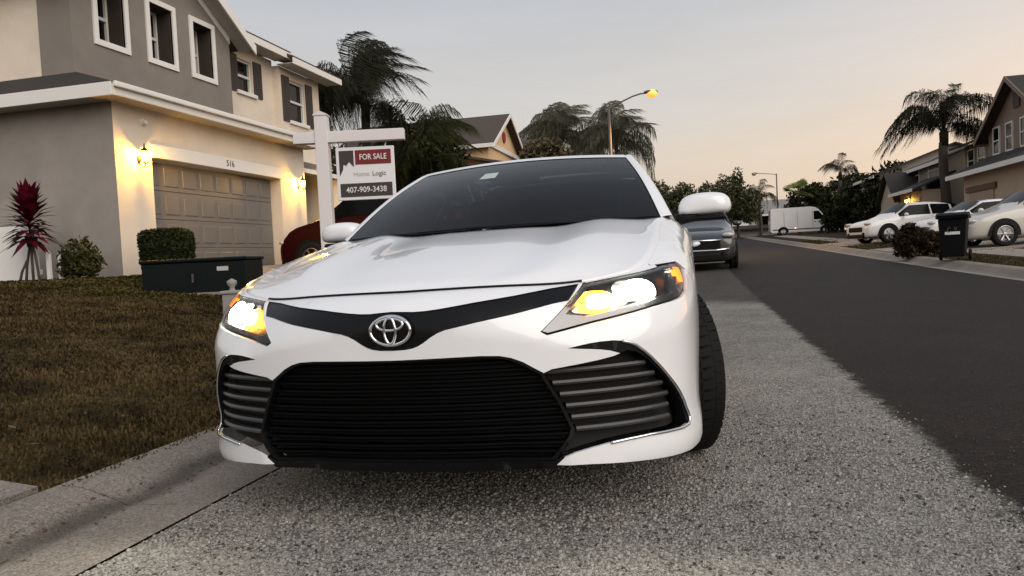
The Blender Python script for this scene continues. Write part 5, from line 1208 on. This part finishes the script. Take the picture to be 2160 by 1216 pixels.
# ------------------------------------------------------------------ kerbside things
def bin_(loc, rz):
    t = thing('rubbish_bin', 'black wheeled rubbish bin with white label across the road', 'bin', loc, rz); M = pbr('bin_plastic', (.003, .003, .0035), .6, spec=.15)
    b = MB(); v = []
    for z, k in ((.10, .78), (.55, .90), (.98, 1.0)): v += [(-.29*k, -.33*k, z), (.29*k, -.33*k, z), (.29*k, .36*k, z), (-.29*k, .36*k, z)]
    b.add(v, [(3, 2, 1, 0)]+[(4*i+j, 4*i+(j+1) % 4, 4*i+4+(j+1) % 4, 4*i+4+j) for i in range(2) for j in range(4)]+[(8, 9, 10, 11)])
    b.build('body', M, t, bevel=.03)
    MB().box(-.33, .33, -.38, .36, .98, 1.03).build('rim', M, t, bevel=.015)
    MB().prism([(-.40, 1.03), (.38, 1.03), (.38, 1.08), (.1, 1.13), (-.30, 1.11), (-.40, 1.06)], lambda a, z, d: (d, a, z), -.32, .32).build('lid', M, t, bevel=.015)
    MB().tube([(-.26, .36, .96), (-.26, .46, 1.0), (.26, .46, 1.0), (.26, .36, .96)], .018, 8).build('handle', M, t, True)
    for s in (-1, 1): MB().lathe([(0, -.03), (.12, -.03), (.135, 0), (.12, .03), (0, .03)], 20, axis='x').build('wheel', M_rub, t, loc=(s*.30, .30, .135))
    lb = MB().box(-.15, .15, -.3365, -.330, .60, .80).build('label_plate', pbr('bin_label', (.66, .66, .64), .6), t)
    lb.rotation_euler = (R(-2.5), 0, 0)
    MB().tube([(-.03, -.348, .74), (-.06, -.348, .765), (-.095, -.348, .74), (-.095, -.348, .68), (-.06, -.348, .655), (-.03, -.348, .68)], .007, 5).tube([(.04, -.348, .76), (.065, -.348, .70), (.09, -.348, .76)], .009, 5).build('label_mark', pbr('label_print', (.10, .11, .10), .6), lb)
    return t
bin_((6.80, 17.1, G(6.9, 17.1)-.01), R(-22))
# dark green utility cabinet
ub = thing('utility_cabinet', 'low dark green utility cabinet on the lawn before the garage', 'utility box', (-6.05, 7.3, G(-6.05, 7.3)-.02), R(14))
M_ub = pbr('dark_green_steel', (.003, .006, .006), .5, spec=.2, noise=(4, .3))
MB().box(-.78, .72, -.35, .35, 0, .47).build('body', M_ub, ub, bevel=.02)
MB().box(-.80, .74, -.38, .37, .47, .52).build('lid', M_ub, ub, bevel=.015)
MB().box(-.83, .77, -.42, .40, -.1, .03).build('pad', M_conc, ub, bevel=.01)
MB().box(.30, .46, -.362, -.35, .33, .39).build('warning_label', pbr('faded_label', (.45, .45, .42), .7), ub)
MB().box(-.06, -.03, -.375, -.35, .18, .30).build('latch', M_dchrome, ub)
pdn = thing('garden_bollard', 'small grey pedestal with knob by the left headlamp', 'bollard', (-3.32, 3.95, G(-3.32, 3.95)), R(14))
M_ped = pbr('pedestal_grey', (.26, .255, .23), .7)
MB().box(-.075, .075, -.075, .075, -.1, .40).build('pillar', M_ped, pdn, bevel=.01)
MB().box(-.09, .09, -.09, .09, .40, .43).build('cap', M_ped, pdn, bevel=.008)
MB().lathe([(.03, .43), (.02, .46), (.045, .49), (.045, .52), (.0, .545)], 14).build('knob', M_ped, pdn, True)
# white fence at the far left, each board its own part
fn = thing('fence', 'white board fence panel at the left edge by the garage', 'fence', (-12.35, 8.2, .8))
M_fence = pbr('fence_white', (.86, .83, .79), .6)
bd = None
for i in range(15):
    if bd is None: bd = MB().box(-.073, .073, -.012, .012, -.1, 1.0).build('board', M_fence, fn, bevel=.004); o = bd
    else: o = bd.copy(); C.objects.link(o); o.parent = fn
    o.location = (-.55+i*.15+.75, 0, 0)
for z in (.15, .82): MB().box(-.45, 2.38, .013, .05, z, z+.09).build('rail', M_fence, fn)
for k, dx in enumerate((0, .20, .40)):
    pp_ = thing('fence_post', ['short white stake beside the red-leaved plant, leftmost', 'short white stake beside the red-leaved plant, middle', 'short white stake beside the red-leaved plant, nearest the olive bush'][k], 'stake', (-9.62+dx*.9, 8.05+dx*.3, .78), 0, 'white stakes by the garage wall')
    MB().box(-.03, .03, -.03, .03, -.1, .52).build('stake', M_fence, pp_, bevel=.004); MB().lathe([(.042, .0), (.042, .01), (0, .05)], 4).build('tip', M_fence, pp_, loc=(0, 0, .521))
# ------------------------------------------------------------------ plants
M_ti = leafmat('red_leaf', (.035, .002, .006), (.13, .008, .020), .45); M_bark = pbr('bark', (.10, .075, .055), .9, noise=(12, .4), bump=(20, .6, .02)); M_bark2 = pbr('palm_trunk', (.085, .065, .05), .9, noise=(9, .4), bump=(12, .5, .03))
M_hedge = leafmat('hedge_leaf', (.010, .014, .004), (.035, .042, .012)); M_olive = leafmat('olive_leaf', (.020, .022, .006), (.070, .068, .020))
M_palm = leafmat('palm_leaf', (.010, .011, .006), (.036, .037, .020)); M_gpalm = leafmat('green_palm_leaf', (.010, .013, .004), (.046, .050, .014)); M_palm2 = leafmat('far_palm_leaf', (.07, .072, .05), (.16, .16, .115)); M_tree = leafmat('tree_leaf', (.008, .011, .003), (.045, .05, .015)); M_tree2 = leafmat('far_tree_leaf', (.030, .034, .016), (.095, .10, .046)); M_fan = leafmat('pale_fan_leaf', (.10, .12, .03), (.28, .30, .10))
M_dead = leafmat('brown_leaf', (.012, .008, .004), (.045, .028, .013))
def leafcloud(name, mat, parent, blobs, n, size, seed, shell=.55, asp=1.8, droop=.0):
    g = np.random.default_rng(seed); wts = np.array([b[3]*b[4]*b[5] for b in blobs])**.7; wts /= wts.sum(); V = []; F = []
    ch = g.choice(len(blobs), n, p=wts); D = g.normal(size=(n, 3)); D /= np.linalg.norm(D, axis=1)[:, None]; rr = shell+(1-shell)*g.random(n)**.6
    jit = 1+.22*np.sin(D[:, 0]*7+D[:, 2]*9+ch)*np.sin(D[:, 1]*8+ch*2)
    for i in range(n):
        b = blobs[ch[i]]; d = D[i]*rr[i]*jit[i]; p = np.array(b[:3])+d*np.array(b[3:6])
        u = g.normal(size=3); u[2] -= droop*2; u /= np.linalg.norm(u); v = np.cross(u, g.normal(size=3)); v /= np.linalg.norm(v); s = size*(.6+.8*g.random()); k = len(V)
        V += [p-u*s*.5*asp, p+v*s*.35, p+u*s*.5*asp, p-v*s*.35]; F.append((k, k+1, k+2, k+3))
    return mk(name, V, F, mat, parent)
def trunkmesh(parent, h, r0, r1, limbs, mat, seed, name='trunk', bend=.15):
    r = random.Random(seed); mb = MB(); pts = [(r.uniform(-bend, bend)*i/5, r.uniform(-bend, bend)*i/5, -.3+(h+.3)*i/5) for i in range(6)]
    mb.tube(pts, [r0+(r1-r0)*i/5 for i in range(6)], 10)
    for (x, y, z, rad) in limbs: mb.tube([pts[3], ((pts[3][0]+x)/2, (pts[3][1]+y)/2, (pts[3][2]+z)/2+.2), (x, y, z)], [r1*.9, r1*.6, rad], 6)
    return mb.build(name, mat, parent, True)
def tree(name, label, loc, h, blobs, n, size, mat, seed, tr=.16, group=None, cat='tree'):
    t = thing(name, label, cat, loc, 0, group)
    trunkmesh(t, h, tr, tr*.55, [(b[0]*.7, b[1]*.7, b[2]-.1*b[5], tr*.2) for b in blobs[:5]], M_bark, seed)
    leafcloud('crown', mat, t, blobs, n, size, seed); return t
def frondmesh(L_, droop, nl, ll, seed, up=.5, wid=.035):
    r = random.Random(seed); V = []; F = []; pts = []
    for i in range(15):
        t = i/14; pts.append(Vector((L_*(t-.14*t*t*droop), 0, L_*(up*t-droop*(.55*t*t+.40*t**3)))))
    for i in range(14):
        a, b = pts[i], pts[i+1]; w = .022*(1-i/15); k = len(V)
        V += [a+Vector((0, w, 0)), a-Vector((0, w, 0)), b-Vector((0, w*.9, 0)), b+Vector((0, w*.9, 0)), a-Vector((0, 0, w*1.3)), b-Vector((0, 0, w*1.3))]; F += [(k, k+1, k+2, k+3), (k, k+3, k+5, k+4), (k+1, k+4, k+5, k+2)]
    for i in range(nl):
        t = .14+.86*i/nl; f_ = t*14; q = int(min(f_, 13)); p = pts[q].lerp(pts[q+1], f_-q); d = (pts[q+1]-pts[q]).normalized()
        for s in (1, -1):
            l = ll*(.55+.9*math.sin(math.pi*min(1, t*.85+.1)))*r.uniform(.75, 1.15); out_ = r.uniform(.25, .6); 
            m1 = p+(d*.30+Vector((0, s*out_, r.uniform(-.15, .20))))*l*.42; e = m1+Vector((d.x*.12, s*.10*r.uniform(.3, 1.6), -1))*l*.62
            k = len(V); w = Vector((wid*.5, 0, wid*.2)); V += [p-w*.6, p+w*.6, m1+w, m1-w, e]; F += [(k, k+1, k+2, k+3), (k+3, k+2, k+4)]
    me = bpy.data.meshes.new('frond'); me.from_pydata([tuple(v) for v in V], [], F); me.update(); return me
FR = [frondmesh(3.3, dr, 46, 1.0, i, u, .030) for i, (dr, u) in enumerate(((1.15, 1.0), (1.5, 1.25), (1.3, .75), (1.2, 1.45)))]
def palm(label, loc, h, nf, scale, mat, seed, rise=(-.1, .9), tr=.17, group=None):
    t = thing('queen_palm', label, 'palm tree', loc, 0, group); r = random.Random(seed); mb = MB(); n = 14
    mb.tube([(.05*math.sin(i*.4), .04*math.cos(i*.5), -.3+(h+.3)*i/n) for i in range(n+1)], [tr*(1.15-.25*i/n)*(1+.03*(i % 2)) for i in range(n+1)], 10); mb.build('trunk', M_bark2, t, True)
    MB().tube([(0, 0, h-.2), (0, 0, h+.5*scale), (0, 0, h+.9*scale)], [tr*.9, tr*1.0, .05], 8).build('crownshaft', mat, t, True)
    mm = {}
    for i in range(nf):
        k = i % 4
        if (k, mat.name) not in mm: me = FR[k].copy(); me.materials.clear(); me.materials.append(mat); mm[(k, mat.name)] = me
        o = bpy.data.objects.new('frond', mm[(k, mat.name)]); C.objects.link(o); o.parent = t; o.location = (0, 0, h+.45*scale)
        tilt = rise[0]+(rise[1]-rise[0])*((i*.618) % 1); o.rotation_euler = (r.uniform(-.25, .25), -tilt, i*2.399+r.uniform(-.2, .2)); s = scale*r.uniform(.85, 1.1); o.scale = (s, s, s)
    return t
# left: queen palm, leafy tree mass, shrubs
palm('tall queen palm with drooping fronds behind the sale sign', (-10.05, 22.0, G(-10, 22)), 4.9, 84, .82, M_palm, 5, (-1.0, 1.15))
palm('bushy low palm with hanging green fronds right of the sale sign', (-9.0, 24.6, G(-9, 24)), 3.0, 50, .84, M_gpalm, 6, (-.9, .8))
tree('broadleaf_tree', 'dark green rounded tree below the queen palm by the sign', (-9.9, 25.6, G(-9.5, 24)), 3.0, [(0, 0, 3.6, 1.9, 1.9, 1.6), (.9, -.3, 3.1, 1.5, 1.5, 1.7), (-1.2, .2, 2.9, 1.4, 1.5, 1.5), (.2, .3, 4.4, 1.3, 1.3, .9), (1.3, .4, 2.2, 1.0, 1.1, 1.4), (-.2, -1, 2.3, 1.3, 1, 1.2)], 20000, .125, M_tree, 11)
tree('broadleaf_tree', 'olive leafy tree at the foot of the queen palm', (-10.9, 21.0, G(-10, 21)), 2.0, [(0, 0, 2.6, 1.3, 1.2, 1.1), (.7, .2, 1.7, 1.1, 1.1, 1.2), (-.6, 0, 1.8, .9, .9, 1.1)], 8000, .11, M_olive, 12)
tree('shrub', 'dark brown-leaved hedge below the sale sign', (-5.4, 15.6, G(-5.4, 15.6)), .5, [(0, 0, .65, 1.1, .7, .55), (-.9, .3, .55, .7, .6, .5), (.8, 0, .55, .7, .6, .5)], 3800, .10, M_dead, 13, .05, cat='shrub')
tree('shrub', 'brownish shrub under the peach gable', (-7.2, 39.5, G(-7.2, 39)), 4.3, [(0, 0, 5.2, 1.3, 1.1, .9), (.9, .4, 4.7, .9, .9, .9), (0, 0, 3.4, 1.2, 1.2, 1.3)], 2600, .22, pbr('olive_brown_leaf', (.11, .085, .035), .8, noise=(3, .6)), 14, .10, cat='tree')
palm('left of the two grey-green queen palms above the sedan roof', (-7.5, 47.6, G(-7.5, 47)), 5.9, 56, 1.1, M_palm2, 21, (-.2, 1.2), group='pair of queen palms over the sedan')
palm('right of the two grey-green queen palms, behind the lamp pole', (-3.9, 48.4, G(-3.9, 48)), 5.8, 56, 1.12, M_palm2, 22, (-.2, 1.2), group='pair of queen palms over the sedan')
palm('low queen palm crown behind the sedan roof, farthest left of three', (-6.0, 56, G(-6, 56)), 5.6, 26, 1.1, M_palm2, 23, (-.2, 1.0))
palm('large queen palm over the right-hand house roofs', (14.2, 42.5, G(13.8, 42.5)-.2), 5.0, 40, 1.0, M_palm, 31, (-.35, .85), .24)
palm('small queen palm in the dark trees along the right', (13.2, 66, G(13, 66)), 4.6, 14, .62, M_palm, 32)
palm('short palm beside the pale house at the street end', (8.3, 86, G(8, 86)), 3.8, 16, .75, M_palm, 33, (-.3, .8))
# fan palm, pale yellow-green
fp = thing('fan_palm', 'pale yellow-green fan palm above the delivery van', 'palm tree', (11.4, 78, G(11.4, 78)))
MB().tube([(0, 0, -.3), (.05, 0, 2), (0, 0, 4.0)], [.2, .17, .15], 10).build('trunk', M_bark2, fp, True)
rr_ = random.Random(9)
for i in range(20):
    az = i*2.399; elv = R(-25+105*((i*.618) % 1)); d = Vector((math.cos(az)*math.cos(elv), math.sin(az)*math.cos(elv), math.sin(elv))); sd_ = d.cross(Vector((0, 0, 1))).normalized(); nn_ = sd_.cross(d)
    mb = MB(); base = Vector((0, 0, 4.0)); c = base+d*.9; mb.tube([base, c], .02, 4)
    for k in range(13):
        a = R(-75+150*k/12); e = c+(d*math.cos(a)+sd_*math.sin(a))*.9-Vector((0, 0, .12)); w = (d*-math.sin(a)+sd_*math.cos(a))*.07; m_ = c.lerp(e, .55)+nn_*.03
        mb.add([c, m_+w, e, m_-w], [(0, 1, 2, 3)])
    mb.build('fan_leaf', M_fan, fp)
# right: dark trees
dt = [(-.3, 0, 2.8, 2.0, 2.0, 1.9), (1.1, .4, 2.0, 1.7, 1.7, 1.6), (-1.5, 0, 1.7, 1.4, 1.4, 1.3), (.4, 0, 4.0, 1.2, 1.2, 1.0)]
for i, (x, y, lab, k) in enumerate(((15.4, 58, 'dark tree before the dark distant house', 1.0), (15.0, 65, 'dark tree left of the taupe house, above the crossover nose', .95), (12.6, 79, 'dark tree rising behind the cargo van', 1.0), (15.6, 76, 'dark tree right of the pale fan palm', 1.1))):
    tree('broadleaf_tree', lab, (x, y, G(x, y)), 2.6*k, [tuple(c*k for c in b) for b in dt], 4200, .26, M_tree, 40+i, .18, 'dark trees along the right side')
tree('shrub', 'tall dark shrub at the nose of the cargo van', (12.6, 66.2, G(12, 66)), .6, [(0, 0, 1.1, 1.0, 1.0, 1.0), (.4, 0, 1.9, .6, .6, .7)], 2200, .17, M_tree, 47, .06, cat='shrub')
# tree line behind the street end
tl = [(-7, 96, 5.2, 1.2), (-3.6, 93, 5.0, 1.15), (-.3, 91, 5.0, 1.08), (2.6, 88, 5.0, 1.0), (5.0, 84, 5.2, 1.05), (6.2, 92, 4.6, .9)]
for i, (x, y, h, k) in enumerate(tl):
    lab = ['leafy tree in the far tree line, first from the left', 'leafy tree in the far tree line, second from the left', 'leafy tree in the far tree line, third from the left', 'leafy tree in the far tree line, fourth from the left', 'tallest spiky tree of the far tree line', 'leafy tree in the far tree line, nearest the far lamp'][i]
    q = [(0, 0, 4.0, 2.2, 2.2, 2.0), (1.6, 0, 3.4, 1.6, 1.6, 1.5), (-1.6, .2, 3.3, 1.6, 1.6, 1.5), (.2, 0, 5.4, 1.3, 1.3, 1.2)]+([(.8, 0, 6.2, .6, .6, 1.3), (-.9, 0, 5.6, .6, .6, 1.2), (2.6, 0, 4.2, .9, .9, .9)] if i == 4 else [])
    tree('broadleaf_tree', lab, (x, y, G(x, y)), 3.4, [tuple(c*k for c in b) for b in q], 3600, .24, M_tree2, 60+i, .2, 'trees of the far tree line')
# red cordyline by the garage
cd = thing('cordyline', 'red-leaved cordyline plant beside the grey garage wall', 'plant', (-9.75, 7.85, .80))
rc = random.Random(4)
for (x, y, h) in ((0, 0, .95), (-.10, .03, .62), (.08, -.02, .70), (-.16, 0, .40)):
    MB().tube([(x*2.0, y, -.1), (x*1.4, y, h*.5), (x*.6, y, h)], [.022, .02, .018], 6).build('stem', M_bark, cd, True)
for i in range(130):
    u = (i+.5)/130; z = .72+.66*u; az = i*2.399; elv = R(-25+95*u+rc.uniform(-12, 12)); l = .50*rc.uniform(.8, 1.15)*(1-.25*u); d = Vector((math.cos(az)*math.cos(elv), math.sin(az)*math.cos(elv), math.sin(elv))); s = d.cross(Vector((0, 0, 1)))
    s = s.normalized() if s.length > .05 else Vector((1, 0, 0)); b = Vector((.03*math.cos(az), .03*math.sin(az), z)); w = .06; m1 = b+d*l*.45+Vector((0, 0, .02)); e = b+d*l-Vector((0, 0, .06*math.cos(elv)))
    mk('leaf', [b-s*.012, b+s*.012, m1+s*w, e, m1-s*w], [(0, 1, 2, 4), (4, 2, 3)], M_ti, cd)
tree('shrub', 'small olive bush against the grey garage wall', (-8.98, 8.05, .80), .3, [(0, 0, .42, .30, .28, .30), (-.15, 0, .25, .25, .2, .22), (.18, 0, .28, .22, .2, .22)], 1500, .055, M_olive, 71, .025, cat='shrub')
hb = thing('hedge', 'dark clipped box hedge at the garage corner', 'hedge', (-7.85, 8.75, .74), R(10))
g5 = np.random.default_rng(5); V = []; F = []
for i in range(5200):
    f_ = g5.integers(0, 5); p = g5.random(3)*2-1
    if f_ == 0: p[2] = 1
    else: p[(f_-1) % 2] = 1 if f_ < 3 else -1
    p = p/ (np.sum(np.abs(p)**5)**(1/5)); k_ = (.86+.14*(p[2]+1)/2); q = p*np.array([.40*k_, .36*k_, .42])*(.93+.09*g5.random())+np.array([0, 0, .46]); u = g5.normal(size=3); u /= np.linalg.norm(u); w = np.cross(u, g5.normal(size=3)); w /= np.linalg.norm(w); k = len(V)
    V += [q-u*.032, q+w*.016, q+u*.032, q-w*.016]; F.append((k, k+1, k+2, k+3))
mk('leaves', V, F, M_hedge, hb); MB().box(-.33, .33, -.29, .29, .08, .80).build('twigs', pbr('hedge_core', (.012, .012, .006), 1), hb, bevel=.08, seg=3)
# kerbside shrub and planter dark clump by the bin
tree('shrub', 'dark brown kerbside bush beside the black rubbish bin', (6.55, 20.0, G(6.9, 20)-.05), .3, [(0, 0, .42, .36, .36, .42), (.05, 0, .75, .22, .22, .20), (.45, 0, .42, .34, .34, .36), (.75, 0, .38, .30, .30, .30)], 3200, .075, M_dead, 81, .04, cat='shrub')
